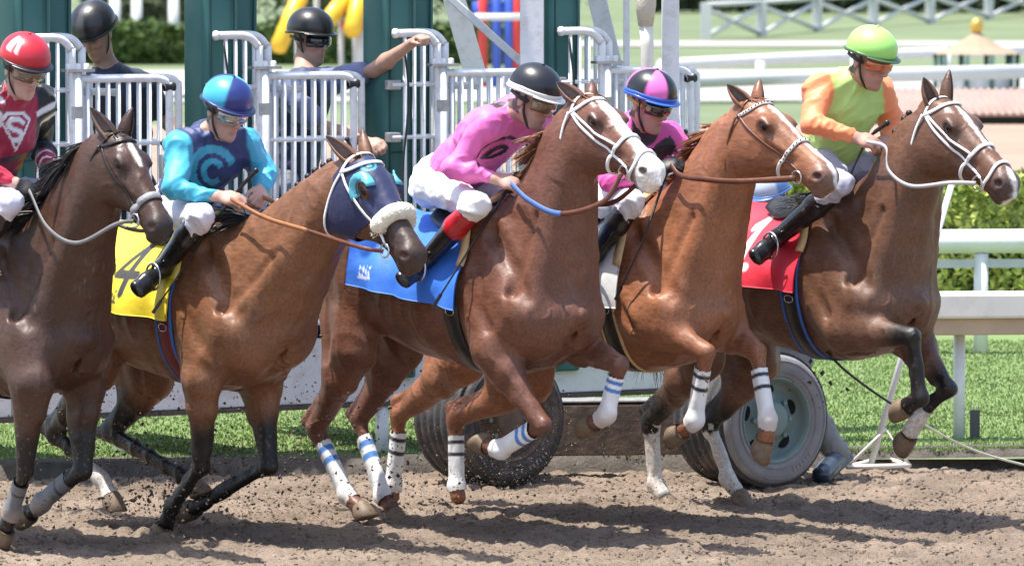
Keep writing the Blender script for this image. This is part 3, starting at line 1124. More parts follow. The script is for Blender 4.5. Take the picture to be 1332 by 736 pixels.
def build_horse(spec):
    H = {}
    w0 = at(*spec['withers'], spec['Y'])
    F = Frame(w0[0], spec['Y'], spec['theta'])
    H['F'] = F
    zw = w0[2]
    dz = zw - 1.60
    H['dz'] = dz
    root = empty('racehorse', F.o, F.rz)
    tag(root, spec['label'], 'horse', 'racehorses bursting out of the starting gate')
    H['root'] = root
    Y = np.array((0, 1.0, 0))
    pr = []
    # trunk
    xs = [-1.19, -1.13, -1.0, -.85, -.65, -.45, -.2, 0, .15, .3, .42, .50]
    top = [1.33, 1.43, 1.53, 1.565, 1.52, 1.49, 1.52, 1.585, 1.53, 1.42, 1.30, 1.19]
    bot = [1.20, 1.13, 1.06, .99, .92, .865, .825, .815, .82, .86, .93, 1.02]
    hw = [.07, .19, .26, .285, .295, .30, .285, .255, .245, .235, .19, .10]
    pit = R(spec.get('pitch', 0))
    Mp = np.array([[math.cos(pit), 0, -math.sin(pit)], [0, 1, 0], [math.sin(pit), 0, math.cos(pit)]])   # columns axes
    org = V3(0, 0, dz) + V3(0, 0, 1.2) - Mp @ V3(0, 0, 1.2)

    def T(p):
        return org + Mp @ np.asarray(p, float)
    H['T'] = T
    pr.append(Loft(org, Mp, xs, top, bot, hw, p=2.15, k=.05, narrow=.42))
    # head and neck
    poll = F.pick(spec['poll'], spec.get('poll_v', 0))
    muz = F.pick(spec['muzzle'], spec.get('muzzle_v', 0))
    HL = float(np.linalg.norm(muz - poll))
    hs = HL / .62
    MH = basis(muz - poll, Y)                 # x to the muzzle, y left, z dorsal
    if MH[2, 2] < 0:
        MH[:, 2] *= -1
    H['poll'], H['MH'], H['hs'] = poll, MH, hs
    hp = lambda x, y, z: poll + MH @ (hs * V3(x, y, z))
    H['hp'] = hp
    c0 = T((.10, 0, 1.24))
    c3 = hp(.035, 0, -.100)
    ndir = nrm(c3 - c0)
    c1 = c0 + (c3 - c0) * .36 + V3(spec.get('bend', .045), 0, spec.get('bendz', -.02))
    c2 = c0 + (c3 - c0) * .72 + V3(spec.get('bend2', .015), 0, .01)
    cv = crom([c0, c1, c2, c3], 3)
    nt = np.linspace(0, 1, len(cv))
    dep = np.interp(nt, [0, .33, .66, 1], [.33, .228, .160, .122])
    wid = np.interp(nt, [0, .33, .66, 1], [.195, .128, .094, .078])
    for i in range(len(cv) - 1):
        pr.append(Cap(cv[i], cv[i + 1], (wid[i], dep[i]), (wid[i + 1], dep[i + 1]), Y, k=.05))
    # neck muscles: brachiocephalic band and jugular groove
    for s in (-1, 1):
        a = hp(.02, s * .055, -.11)
        b = T((.36, s * .17, 1.12))
        pr.append(Cap(a, b, (.035, .05), (.06, .09), Y, k=.05))
    # the neck's front flows into the breast
    pr.append(Cap(cv[3] + V3(.07, 0, -.05), T((.385, 0, 1.09)), (.105, .13), (.175, .13), Y, k=.09))
    H['neck'] = cv
    H['neckdep'] = dep
    # crest line helper
    def crest(t, off=0.0):
        p = np.array([np.interp(t, nt, cv[:, i]) for i in range(3)])
        q = np.array([np.interp(min(t + .02, 1), nt, cv[:, i]) - np.interp(max(t - .02, 0), nt, cv[:, i]) for i in range(3)])
        up = nrm(np.cross(q, Y))
        if up[2] < 0:
            up = -up
        return p + up * (np.interp(t, nt, dep) * .97 + off), up, nrm(q)
    H['crest'] = crest
    # head
    hx = np.array([-.05, 0, .06, .12, .19, .27, .35, .43, .50, .56, .605, .635])
    ht = np.array([.02, .055, .076, .083, .080, .069, .058, .051, .048, .044, .026, -.010])
    hb = np.array([-.10, -.165, -.235, -.268, -.266, -.220, -.160, -.126, -.118, -.122, -.108, -.068])
    hh = np.array([.045, .074, .088, .096, .093, .079, .066, .060, .059, .061, .054, .030])
    pr.append(Loft(poll, MH, hx * hs, ht * hs, hb * hs, hh * hs, p=2.5, k=.03, low=.30))
    for s in (-1, 1):
        pr.append(Ell(hp(.185, s * .074, .034), hs * V3(.052, .032, .034), MH, k=.02))          # orbit
        pr.append(Ell(hp(.120, s * .070, -.150), hs * V3(.096, .028, .098), MH, k=.025))         # cheek
        pr.append(Cap(hp(.23, s * .074, -.014), hp(.37, s * .060, -.016), .017, .010, k=.015))  # facial crest
        pr.append(Ell(hp(.572, s * .050, -.012), hs * V3(.036, .020, .034), MH, k=.016))        # nostril rim
        n_ = Ell(hp(.580, s * .070, -.010), hs * V3(.027, .022, .016), MH @ np.array([[.7, 0, -.7], [0, 1, 0], [.7, 0, .7]]), k=.008, sub=True)
        pr.append(n_)
        pr.append(Cap(hp(.475, s * .066, -.074), hp(.615, s * .055, -.070), .007, .006, k=.008, sub=True))   # mouth line
        pr.append(Ell(hp(.20, s * .104, .030), hs * V3(.024, .014, .016), MH, k=.008, sub=True))
        pr.append(Cap(hp(.165, s * .092, .050), hp(.225, s * .096, .048), .010, .008, k=.010))             # eye socket
        pr.append(Cap(hp(.30, s * .085, -.06), hp(.42, s * .066, -.03), .012, .008, k=.03, sub=True))   # hollow of the cheek
        # shoulder and forehand
        pr.append(Cap(T((.02, s * .135, 1.47)), T((.33, s * .185, 1.13)), (.075, .14), (.07, .11), Y, k=.05))
        pr.append(Ell(T((.385, s * .105, 1.06)), (.11, .10, .135), k=.05))                      # breast
        pr.append(Ell(T((.35, s * .175, 1.12)), (.055, .05, .085), k=.08))                      # point of the shoulder
        pr.append(Cap(T((-.01, s * .165, 1.47)), T((.27, s * .222, 1.16)), (.026, .032), (.030, .034), Y, k=.035))   # spine of the shoulder blade
        pr.append(Ell(T((-.67, s * .225, 1.455)), (.07, .05, .05), k=.06))                        # hip bone
    pr.append(Ell(hp(.585, 0, -.096), hs * V3(.034, .042, .024), MH, k=.015))                     # lower lip
    pr.append(Cap(T((.505, 0, 1.08)), T((.40, 0, .88)), .018, .022, k=.05, sub=True))          # groove between the breasts
    legs = {}
    for key, q in spec['legs'].items():
        s = -1 if key[0] == 'R' else 1
        fore = key[1] == 'F'
        vs = (.215, .165, .14, .14) if fore else (.20, .15, .13, .13)
        off = spec.get('lv', {}).get(key, (0, 0, 0, 0))
        J = [F.pick(q[i], s * vs[i] + off[i]) for i in range(4)]
        legs[key] = J
        a, b, c, e = J
        dab, dbc, dce = nrm(b - a), nrm(c - b), nrm(e - c)
        fw = lambda d: nrm(np.cross(d, Y))
        if fore:
            sh = T((.30, s * .165, 1.12))
            pr.append(Cap(sh, a, (.078, .11), (.070, .10), Y, k=.08))
            pr.append(Cap(T((.0, s * .185, 1.22)), a, (.075, .15), (.055, .075), Y, k=.05))      # triceps
            m_ = a + (b - a) * .30
            pr.append(Cap(a, m_, (.072, .106), (.062, .088), Y, k=.04))
            pr.append(Cap(m_, b, (.058, .080), (.035, .039), Y, k=.03))
            pr.append(Cap(a + fw(dab) * .035, a + (b - a) * .62 + fw(dab) * .025, (.038, .042), (.022, .020), Y, k=.010))
            pr.append(Cap(a - fw(dab) * .045, a + (b - a) * .66 - fw(dab) * .022, (.034, .034), (.018, .018), Y, k=.009))
            pr.append(Cap(b - dab * .055, b + fw(dab) * .004, (.036, .034), (.040, .038), Y, k=.014))
            pr.append(Cap(b + fw(dbc) * .004, b + dbc * .05, (.038, .036), (.030, .030), Y, k=.012))
            pr.append(Ell(b - fw(nrm(dab + dbc)) * .035, (.020, .024, .032), basis(fw(nrm(dab + dbc)), Y), k=.014))
            rc = .030
        else:
            hip = T((-.88, s * .13, 1.33))
            pr.append(Cap(hip, a, (.14, .20), (.095, .125), Y, k=.06))
            but = T((-1.06, s * .12, 1.25))
            g_ = a + (b - a) * .42 - fw(dab) * .035
            pr.append(Cap(but, g_, (.105, .12), (.055, .062), Y, k=.05))
            pr.append(Cap(T((-.78, s * .17, 1.38)), but, (.12, .12), (.10, .11), Y, k=.05))
            pr.append(Ell(a + V3(0, s * .008, -.01), (.07, .055, .075), k=.03))                        # stifle
            m_ = a + (b - a) * .35
            pr.append(Cap(a, m_, (.072, .105), (.062, .088), Y, k=.04))
            pr.append(Cap(m_, b, (.060, .082), (.036, .042), Y, k=.03))
            hb_ = b - fw(nrm(dab + dbc)) * .052 - dbc * .03                                  # point of hock
            pr.append(Cap(a + (b - a) * .5 - fw(dab) * .045, hb_, .026, .020, k=.015))          # Achilles tendon
            pr.append(Cap(hb_, b + dbc * .05 - fw(dbc) * .018, (.021, .026), (.024, .028), Y, k=.012))
            pr.append(Ell(b, (.042, .040, .058), basis(fw(nrm(dab + dbc)), Y), k=.018))
            rc = .032
        pr.append(Cap(b, c, (rc * .88, rc * .92), (rc * .80, rc * .86), Y, k=.016))
        pr.append(Cap(b + dbc * .05 - fw(dbc) * .031, c - fw(dbc) * .026, .0145, .017, k=.007))
        pr.append(Ell(c - fw(nrm(dbc + dce)) * .004, (.034, .033, .042), basis(fw(nrm(dbc + dce)), Y), k=.018))
        pr.append(Ell(c - fw(nrm(dbc + dce)) * .030, (.016, .020, .022), basis(fw(nrm(dbc + dce)), Y), k=.016))
        cor = c + dce * min(.105, .62 * np.linalg.norm(e - c))
        pr.append(Cap(c, cor, (.029, .030), (.035, .038), Y, k=.016))
    for s in (-1, 1):                                    # furrows between the muscles
        pr.append(Cap(T((.15, s * .185, 1.46)), T((.43, s * .240, 1.19)), .026, .026, k=.055, sub=True))
        pr.append(Cap(T((-.17, s * .325, 1.34)), T((-.06, s * .295, .98)), .028, .030, k=.05, sub=True))
        pr.append(Cap(T((.04, s * .295, 1.24)), T((.22, s * .280, 1.04)), .014, .012, k=.05, sub=True))
        pr.append(Ell(T((-.64, s * .375, 1.20)), (.13, .07, .16), k=.09, sub=True))
        pr.append(Cap(T((-.98, s * .30, 1.42)), T((-.93, s * .305, 1.12)), .028, .028, k=.055, sub=True))
        a = hp(.03, s * .085, -.17)
        b = T((.33, s * .225, 1.20))
        pr.append(Cap(a + (b - a) * .50 - V3(0, s * .012, 0), b, .004, .020, k=.05, sub=True))     # jugular furrow
    H['legs'] = legs
    B = Body(pr)
    H['B'] = B
    V, Fc = B.mesh(spec.get('vox', .0094), smooth=2)
    # sinew: drawn-out ridges over shoulder, quarters and limbs, veins standing out on top
    Nn = vnormals(V, Fc)
    Qh = (V - poll) @ MH / hs
    hd = sstep(-.10, .02, Qh[:, 0]) * (np.abs(Qh[:, 1]) < .14) * (Qh[:, 2] > -.33) * (Qh[:, 2] < .14)
    Wp = V * np.array((1.5, 1.5, .55), np.float32) + .06 * np.stack([vnoise(V + 2.2, 5), vnoise(V + 6.1, 5), vnoise(V + 8.8, 5)], 1)
    rd = (1 - np.abs(vnoise(Wp, 5.2))) ** 2 - .42
    rd2 = (1 - np.abs(vnoise(Wp + 3.7, 10.5))) ** 2 - .42
    vz = vnoise(V * np.array((1.6, 1.6, .8), np.float32) + .10 * np.stack([vnoise(V + 1.2, 6), vnoise(V + 4.1, 6), vnoise(V + 7.8, 6)], 1), 7.5)
    vein = np.exp(-(vz / .045) ** 2) * sstep(.05, .35, vnoise(V + 11.0, 3.0))
    V = V + Nn * ((.012 * rd + .005 * rd2) * (1 - .85 * hd) + .0060 * vein * (1 - .5 * hd))[:, None]
    # coat colours
    c = np.array(spec['coat'])
    n_ = fbm(V, 2.2, 3)
    colr = c[None] * (1 + .10 * n_[:, None])
    under = sstep(1.15 + dz, .80 + dz, V[:, 2]) * .25
    colr = colr * (1 - .0 * under[:, None])
    pt = np.array(spec['points'])
    for key, J in legs.items():
        def seg(a, b, rr):
            t = np.clip(((V - a) @ (b - a)) / ((b - a) @ (b - a)), 0, 1)
            return t, np.linalg.norm(V - (a + t[:, None] * (b - a)), axis=1) < rr
        ext = spec.get('pointup', .45)
        t, m = seg(J[0], J[1], .11)
        w = np.where(m, sstep(ext, ext + .35, t + .12 * n_), 0)
        for a, b in ((J[1], J[2]), (J[2], J[3])):
            t2, m2 = seg(a, b, .085)
            w = np.maximum(w, np.where(m2, 1.0, 0))
        w = w[:, None] * spec.get('pointw', 1.0)
        colr = colr * (1 - w) + pt * w
        sk = spec.get('socks', {}).get(key)
        if sk is not None:
            up = J[2] + (J[1] - J[2]) * sk
            t2, m2 = seg(up, J[2], .07)
            t3, m3 = seg(J[2], J[3], .08)
            ed = (t2 + .08 * vnoise(V, 25)) > .03
            ws = ((m2 & ed) | m3)[:, None] * .92
            colr = colr * (1 - ws) + np.array((.62, .56, .50)) * (1 + .18 * fbm(V, 14)[:, None]) * ws
    # head: local coordinates
    Q = (V - poll) @ MH / hs
    onh = (Q[:, 0] > -.06) & (Q[:, 0] < .66) & (np.abs(Q[:, 1]) < .13) & (Q[:, 2] < .13) & (Q[:, 2] > -.27)
    muzc = np.array(spec.get('muzcol', (.03, .022, .02)))
    mx0, mx1 = spec.get('muzx', (.44, .60))
    w = np.where(onh, sstep(mx0, mx1, Q[:, 0] + .03 * n_), 0)[:, None] * spec.get('muzw', .85)
    colr = colr * (1 - w) + muzc * w
    ew = np.where(onh, np.exp(-(((Q[:, 0] - .205) / .045) ** 2 + ((Q[:, 2] - .028) / .030) ** 2)), 0)[:, None] * .85
    colr = colr * (1 - ew) + np.array((.02, .014, .012)) * ew
    bl = spec.get('blaze')
    if bl is not None:
        xb, wb, cb = np.array(bl).T
        half = np.interp(Q[:, 0], xb, wb, left=-1, right=wb[-1])
        cen = np.interp(Q[:, 0], xb, cb)
        m = sstep(-.009, .008, half - np.abs(Q[:, 1] - cen) + .007 * vnoise(V, 55) + .005 * vnoise(V, 22)) * (Q[:, 2] > np.interp(Q[:, 0], [0, .5, .58, .65], [0, -.0, -.12, -.15])) * onh
        colr = colr * (1 - m[:, None]) + np.array((.72, .67, .63)) * m[:, None]
    # dark inside the nostrils, sweat streaks
    for s in (-1, 1):
        d = np.linalg.norm((Q - V3(.580, s * .062, -.010)) / V3(1.5, 1, 1), axis=1)
        m = sstep(.026, .014, d)[:, None] * onh[:, None]
        colr = colr * (1 - m * .9) + np.array((.05, .022, .02)) * m * .9
    o = mesh_obj('body', V, Fc, spec['mat'], root, np.clip(colr, 0.004, 1))
    H['body'] = o
    # hooves
    for key, J in legs.items():
        d = nrm(J[3] - J[2])
        f = nrm(np.cross(d, Y))
        sole = nrm(d * .77 - f * .64)
        fs = nrm(np.cross(sole, Y))
        if fs @ f < 0:
            fs = -fs
        c0_ = J[2] + d * .10
        c1_ = c0_ + d * .055 + sole * .022 + fs * .004
        rings = []
        n = 20
        for t, rl, rf in ((0, .041, .046), (.12, .046, .052), (.6, .052, .060), (.96, .057, .066), (1.0, .054, .062)):
            cc = c0_ * (1 - t) + c1_ * t
            ax = nrm(f * (1 - t) + fs * t)
            rings.append([cc + Y * rl * math.cos(w) + ax * rf * (math.sin(w) if math.sin(w) > 0 else .82 * math.sin(w)) for w in
                          [2 * math.pi * k / n for k in range(n)]])
        mb = MB()
        vs = [p for r in rings for p in r]
        fc = [(i * n + k, i * n + (k + 1) % n, (i + 1) * n + (k + 1) % n, (i + 1) * n + k) for i in range(len(rings) - 1) for k in range(n)]
        fc += [tuple(range(n)), tuple((len(rings) - 1) * n + k for k in range(n))]
        mb.add(vs, fc)
        mb.build('hoof', M_HOOF, root)
    # eyes
    for s in (-1, 1):
        MB().ellip(hp(.20, s * .089, .029), hs * V3(.024, .016, .020), MH).build('eye', M_EYE, root)
    # ears: cupped leaf shapes
    ears = spec.get('ears', ((-.01, .05, .09), (-.01, .05, .09)))
    for s, tipq in zip((-1, 1), spec['eartips']):
        base = hp(.005, s * .045, .035)
        tip = F.pick(tipq, base[1] + s * .02)
        L_ = np.linalg.norm(tip - base)
        up = nrm(tip - base)
        openv = spec.get('earopen', V3(.75, 0, 0)) + V3(0, s * .55, 0)
        ov = nrm(openv - up * (openv @ up))
        sv = np.cross(up, ov)
        mb = MB()
        vs, fc = [], []
        nu, nv_ = 13, 9
        for layer in (0, 1):
            for j in range(nv_):
                t = j / (nv_ - 1)
                r_ = .039 * (math.sin(math.pi * min(1, .30 + .70 * t)) ** .75) * (1 - .12 * t) + .0015
                r_ *= (1 - .13 * layer)
                for i in range(nu):
                    w = R(-140 + 280 * i / (nu - 1))
                    cpt = base - up * .02 + up * (L_ + .02) * t + ov * (.012 * t * t)
                    vs.append(cpt + r_ * (-math.cos(w) * ov * .9 + math.sin(w) * sv))
        for layer in (0, 1):
            b0 = layer * nu * nv_
            for j in range(nv_ - 1):
                for i in range(nu - 1):
                    q4 = (b0 + j * nu + i, b0 + j * nu + i + 1, b0 + (j + 1) * nu + i + 1, b0 + (j + 1) * nu + i)
                    fc.append(q4 if layer == 0 else q4[::-1])
        for j in range(nv_ - 1):
            for i in (0, nu - 1):
                a_, b_ = j * nu + i, (j + 1) * nu + i
                fc.append((a_, b_, b_ + nu * nv_, a_ + nu * nv_))
        mb.add(vs, fc)
        ec = np.array(spec['coat']) * .9
        cols_ = [ec * (1 - .65 * max(0, (j / (nv_ - 1)) - .55) / .45) for j in range(nv_) for i in range(nu)]
        cols_ += [np.array((.22, .15, .12)) * .9 for j in range(nv_) for i in range(nu)]
        mb.c = [tuple(x) for x in cols_]
        mb.build('ear', spec['mat'], root)
    if spec.get('dbg'):
        print('HORSE', spec['key'], 'dz %.2f' % dz, 'head %.2f' % HL, 'neck %.2f' % np.linalg.norm(c3 - c0))
        for k_, J in legs.items():
            print('  ', k_, ' '.join('%.2f' % np.linalg.norm(J[i + 1] - J[i]) for i in range(3)), 'z', ' '.join('%.2f' % j[2] for j in J),
                  'u', ' '.join('%.2f' % j[0] for j in J))
    return H


def strap(H, pts, w, th, parent, name, m, head=True, off=.004, closed=False, n=6, body=None):
    """a strap lying on the horse's skin, through points given in head (or trunk) coordinates"""
    P = np.array([H['hp'](*p) for p in pts]) if head else np.array(pts, float)
    C = crom(P, n, closed)
    Q, N_ = (body or H['B']).project(C, off)
    mb = MB()
    ribbon(mb, Q, N_, w, th, closed)
    return mb.build(name, m, parent)
M_COAT = coat_mat('horse_coat', .46)
HORSES = {}
G1 = dict(
    key='h1', vox=.0105, label='dark bay racehorse with a white star, ridden by the jockey in red and black',
    withers=(18, 292), Y=29.35, theta=40, poll=(148, 180), muzzle=(216, 300), coat=(.060, .026, .015), points=(.007, .0055, .0055), pointup=.35,
    eartips=((118, 141), (169, 139)), blaze=[(.10, .012, .0), (.16, .02, .0), (.24, .012, .0), (.27, -.01, 0)],
    legs=dict(RF=[(42, 500), (33, 612), (16, 665), (4, 697)], LF=[(110, 505), (106, 612), (55, 655), (28, 676)],
              RH=[(-.62, -.20, .95), (-.80, -.15, .55), (-.62, -.13, .22), (-.52, -.13, .08)],
              LH=[(-.70, .20, .97), (-1.05, .15, .60), (-1.25, .13, .30), (-1.25, .13, .12)]))
G2 = dict(
    key='h2', label='bay racehorse in a navy blinker hood with a white fleece noseband',
    withers=(283, 283), Y=29.7, theta=40, poll=(464, 213), muzzle=(546, 338), coat=(.185, .080, .038), points=(.007, .0055, .0055), pointup=.25,
    eartips=((425, 178), (468, 167)), muzx=(.22, .42), muzcol=(.022, .016, .015),
    legs=dict(RF=[(262, 495), (263, 606), (224, 660), (213, 686)], LF=[(340, 505), (349, 606), (268, 654), (246, 664)],
              RH=[(128, 478), (72, 562), (133, 622), (152, 664)], LH=[(196, 492), (143, 562), (238, 616), (262, 640)]),
    socks=dict(RH=.35))
G3 = dict(
    key='h3', label='liver chestnut racehorse with a broad white blaze and blue striped leg wraps',
    withers=(655, 262), Y=29.6, theta=40, poll=(757, 136), muzzle=(857, 226), coat=(.145, .058, .034), points=(.13, .05, .030), pointw=.6,
    eartips=((725, 108), (767, 105)), muzcol=(.55, .45, .42), muzw=.75,
    blaze=[(.05, .005, 0), (.10, .026, 0), (.2, .034, 0), (.3, .028, 0), (.42, .032, 0), (.5, .05, 0), (.6, .09, 0)],
    legs=dict(RF=[(640, 455), (706, 553), (652, 586), (618, 573)], LF=[(738, 440), (806, 475), (790, 540), (752, 560)],
              RH=[(462, 455), (412, 556), (452, 643), (482, 676)], LH=[(520, 455), (467, 546), (499, 644), (512, 668)]))
G4 = dict(
    key='h4', label='bright chestnut racehorse with a white stripe and a studded browband',
    withers=(832, 262), Y=30.2, theta=45, poll=(973, 141), muzzle=(1084, 233), coat=(.265, .104, .048), points=(.21, .078, .036), pointw=.5,
    eartips=((946, 111), (985, 102)), muzcol=(.10, .07, .06), muzw=.7,
    blaze=[(.09, .004, 0), (.13, .018, 0), (.22, .018, .0), (.35, .012, .0), (.5, .010, .006), (.58, .014, .01)],
    legs=dict(RF=[(838, 415), (919, 458), (905, 547), (877, 568)], LF=[(940, 425), (985, 458), (1000, 546), (991, 588)],
              RH=[(600, 470), (522, 538), (512, 632), (509, 655)], LH=[(690, 495), (594, 545), (595, 632), (599, 655)]))
G5 = dict(
    key='h5', label='bay racehorse with a white bridle, leaping with both forelegs folded',
    withers=(1092, 250), Y=30.5, theta=40, poll=(1217, 139), muzzle=(1319, 243), coat=(.128, .060, .034), points=(.007, .0055, .0055), pointup=.55,
    eartips=((1201, 101), (1232, 90)), muzcol=(.05, .035, .03),
    blaze=[(.10, .006, 0), (.14, .016, 0), (.26, .016, 0), (.38, .012, 0), (.42, -.01, 0), (.5, -.02, 0), (.55, .012, 0), (.6, .016, 0)],
    legs=dict(RF=[(1095, 428), (1187, 437), (1198, 518), (1152, 545)], LF=[(1185, 440), (1234, 506), (1194, 545), (1181, 568)],
              RH=[(915, 465), (847, 548), (853, 628), (866, 652)], LH=[(985, 470), (924, 552), (948, 622), (962, 645)]),
    socks=dict(RH=.85, LH=.85, LF=.12))
for g in (G1, G2, G3, G4, G5):
    g['mat'] = M_COAT
    g['dbg'] = False
    HORSES[g['key']] = build_horse(g)
# ------------------------------------------------------------------ starting gate
GP = V3(.90, .50, 0)                 # from one stall to the next
GD = nrm(GP)                         # along the gate
GN = V3(GD[1], -GD[0], 0)            # out of the gate, towards the track
GY = 32.8
gate = empty('starting_gate', at(285, 700, GY) * (1, 1, 0))
tag(gate, 'white starting gate with green padded posts and barred doors on big tyres', 'starting gate')
g0 = np.array(gate.location)
M_GPAD = mat('green_pad', (.036, .135, .125), rough=.5, var=.12, vscale=3, bump=.25, bscale=7, spec=.4, coat=.08)
M_GPADS = mat('green_pad_seam', (.012, .06, .055), rough=.7)
M_GPADL = mat('green_pad_edge', (.06, .24, .19), rough=.5, var=.1)
M_GREYST = mat('galvanised', (.42, .42, .41), rough=.45, metal=.6, var=.2, vscale=30)
M_GW = mat('gate_white', (.76, .77, .78), rough=.38, var=.05, vscale=6, dirt=(.33, .24, .17), damt=.45, dscale=16, coat=.15)
Gp = lambda x, y, dY=0.0: at(x, y, GY + dY) - g0     # reference stall


def pad_post(off, x0, x1, dY, thick, wedge, zt=3.4, zb=.45):
    """padded upright with a bevelled lit edge on its left"""
    a_, b_ = Gp(x0, 300, dY) + off, Gp(x1, 300, dY) + off
    a_[2] = b_[2] = 0
    w = np.linalg.norm(b_ - a_)
    d = GD
    fr = GN
    mb = MB()
    prof = [(0, -thick), (wedge * .5, 0), (wedge, .018), (w - .02, .022), (w, .004), (w, -thick)]
    n = len(prof)
    zs = [zb, zb + .02, 1.2, 2.0, zt]
    vs = [a_ + d * x + fr * (y + .006 * math.sin(z * 9 + x * 30)) + (0, 0, z) for z in zs for x, y in prof]
    fs = [(i * n + k, i * n + (k + 1) % n, (i + 1) * n + (k + 1) % n, (i + 1) * n + k) for i in range(len(zs) - 1) for k in range(n)]
    fs += [tuple(range(n - 1, -1, -1)), tuple((len(zs) - 1) * n + k for k in range(n))]
    mb.add(vs, fs)
    po = mb.build('padded_post', M_GPAD, gate, True, .012)
    # stitched seams and lacing eyelets of the cover
    sm = MB()
    for x in (wedge + .012, w - .035):
        sm.tube([a_ + d * x + fr * (.024 + .006 * math.sin(z * 9 + x * 30)) + (0, 0, z) for z in np.linspace(zb + .02, zt, 14)], .0045, 6)
    for z in (1.05, 1.62, 2.22):
        sm.tube([a_ + d * (wedge + .01) + fr * .026 + (0, 0, z), a_ + d * (w - .03) + fr * .026 + (0, 0, z + .004)], .004, 6)
    sm.build('cover_seam', M_GPADS, po)
    return po


bar_cache = {}


def bar(parent, p, q, r):
    key = (round(float(np.linalg.norm(np.asarray(q) - p)), 2), r)
    if key not in bar_cache:
        mb = MB(); mb.tube([(0, 0, 0), (0, 0, key[0])], r, 8)
        o = mb.build('bar', M_GW, parent)
        bar_cache[key] = o.data
    else:
        o = bpy.data.objects.new('bar', bar_cache[key])
        COL.objects.link(o)
        o.parent = parent
    d = Vector(np.asarray(q, float) - p)
    o.location = tuple(map(float, p))
    o.rotation_euler = d.to_track_quat('Z', 'Y').to_euler()
    return o


fx_ = np.stack([GD, -GN, (0, 0, 1)], 1)
M_BLK = mat('gate_rubber', (.02, .02, .02), rough=.6)


def door(off, layer, tall=True):
    """one barred leaf: a tall arched part at the post, then a lower panel"""
    sh = (GD * .115 - GN * .13) * layer
    D = lambda x, z: Gp(x, 300, 0) * (1, 1, 0) + off + sh + GN * .06 + (0, 0, z)
    # run along the gate: x in metres from the post
    o_ = Gp(276, 300, 0) * (1, 1, 0) + off + sh + GN * .07
    Q = lambda x, z: o_ + GD * x + (0, 0, z)
    root_ = MB()
    tr = .021
    zt = 2.235
    root_.tube(crom([Q(0, zt), Q(.12, zt), Q(.185, zt - .015), Q(.225, zt - .06), Q(.235, zt - .13), Q(.235, 1.2), Q(.235, .72)], 4), tr, 10)
    root_.tube([Q(0, zt), Q(-.02, zt)], tr * 1.2, 8)
    dr = root_.build('door', M_GW, gate)
    zl = 2.025
    mb = MB()
    mb.tube(crom([Q(.275, .72), Q(.275, 1.5), Q(.275, zl - .05), Q(.285, zl), Q(.35, zl), Q(.62, zl), Q(.72, zl - .004), Q(.765, zl - .03), Q(.775, zl - .10), Q(.775, 1.3), Q(.775, .72)], 4), tr * .92, 10)
    mb.build('panel_frame', M_GW, dr)
    for x in (.045, .10, .155):
        bar(dr, Q(x, .75), Q(x, zt), .0105)
    for x in (.05, 1):
        pass
    for z in (1.97, 1.70):
        bar(dr, Q(-.03, z), Q(.235, z), .011)
    for i in range(8):
        x = .275 + .0575 * (i + 1) - .012
        bar(dr, Q(x, .74), Q(x, zl), .0105)
    for z in (1.70, 1.15, .76):
        bar(dr, Q(.275, z), Q(.775, z), .013)
    if layer == 0:
        mb = MB(); mb.box(Q(.265, zl + .045), (.15, .09, .014), np.stack([GD, -GN, (0, 0, 1)], 1)); mb.build('hinge_plate', M_GREYST, dr, False)
        for dx in (-.05, 0, .05):
            mb = MB(); mb.lathe([(.016, 0), (.016, .022), (.010, .028), (.001, .028)], 10, Q(.265 + dx, zl + .052)); mb.build('bolt', M_GW, dr)
        mb = MB(); mb.tube([Q(.255, .6), Q(.255, zl + .04)], .032, 12); mb.build('hinge_post', M_GW, dr)
        for z in (1.97, 1.70):
            MB().box(Q(-.015, z) + GN * -.02, (.07, .05, .05), np.stack([GD, -GN, (0, 0, 1)], 1)).build('latch_plate', M_GREYST, dr, False, .004)
        # catch box with its lever, rubber stop and the release cable
        MB().box(Q(.745, 1.58) + GN * .035, (.075, .05, .12), fx_).build('catch_box', M_GREYST, dr, False, .006)
        mb = MB(); mb.tube([Q(.745, 1.62) + GN * .06, Q(.70, 1.70) + GN * .075], .009, 8); mb.ellip(Q(.70, 1.70) + GN * .075, (.014, .014, .014), None, 8, 6); mb.build('lever', M_BLK, dr)
        mb = MB(); mb.tube(crom([Q(.01, 2.20) + GN * .05, Q(.03, 1.9) + GN * .07, Q(.0, 1.5) + GN * .06, Q(.02, 1.0) + GN * .07], 6), .006, 6); mb.build('release_cable', M_BLK, dr)
        mb = MB(); mb.lathe([(.022, -.03), (.024, 0), (.022, .03), (.001, .032)], 12, Q(.775, 1.98), GD); mb.build('rubber_stop', M_BLK, dr)
        for z in (1.86, 1.42, 1.0):
            mb = MB(); mb.lathe([(.036, -.03), (.036, .03)], 12, Q(.255, z)); mb.build('hinge_sleeve', M_GREYST, dr)
        # latch bar inside the panel
        mb = MB(); mb.tube([Q(.29, zl - .06) - GN * .05, Q(.50, zl - .07) - GN * .05], .019, 8); mb.build('latch_rod', M_GW, dr)


for i, k in enumerate((-1, 0, 1, 2)):
    off = GP * k + GD * ((-.02, 0, 0, -.05)[i])
    pad_post(off, 258, 316, 0, .16, .05)
    if k < 2:
        pad_post(off + GD * .255 - GN * .22, 258, 308, 0, .14, .015)
    door(off, 0)
    door(off, 1)
    # stall partition behind each post
    MB().box(Gp(262, 300) * (1, 1, 0) + off - GN * .95 + GD * .12 + (0, 0, 1.0), (1.5, .06, .9), np.stack([GN, GD, (0, 0, 1)], 1)).build('partition', M_GPAD, gate, False, .01)

    MB().box(Gp(262, 300) * (1, 1, 0) + off - GN * .80 + GD * .12 + (0, 0, .515), (1.3, .34, .035), np.stack([GN, GD, (0, 0, 1)], 1)).build('ledge', M_GREYST, gate, False, .004)
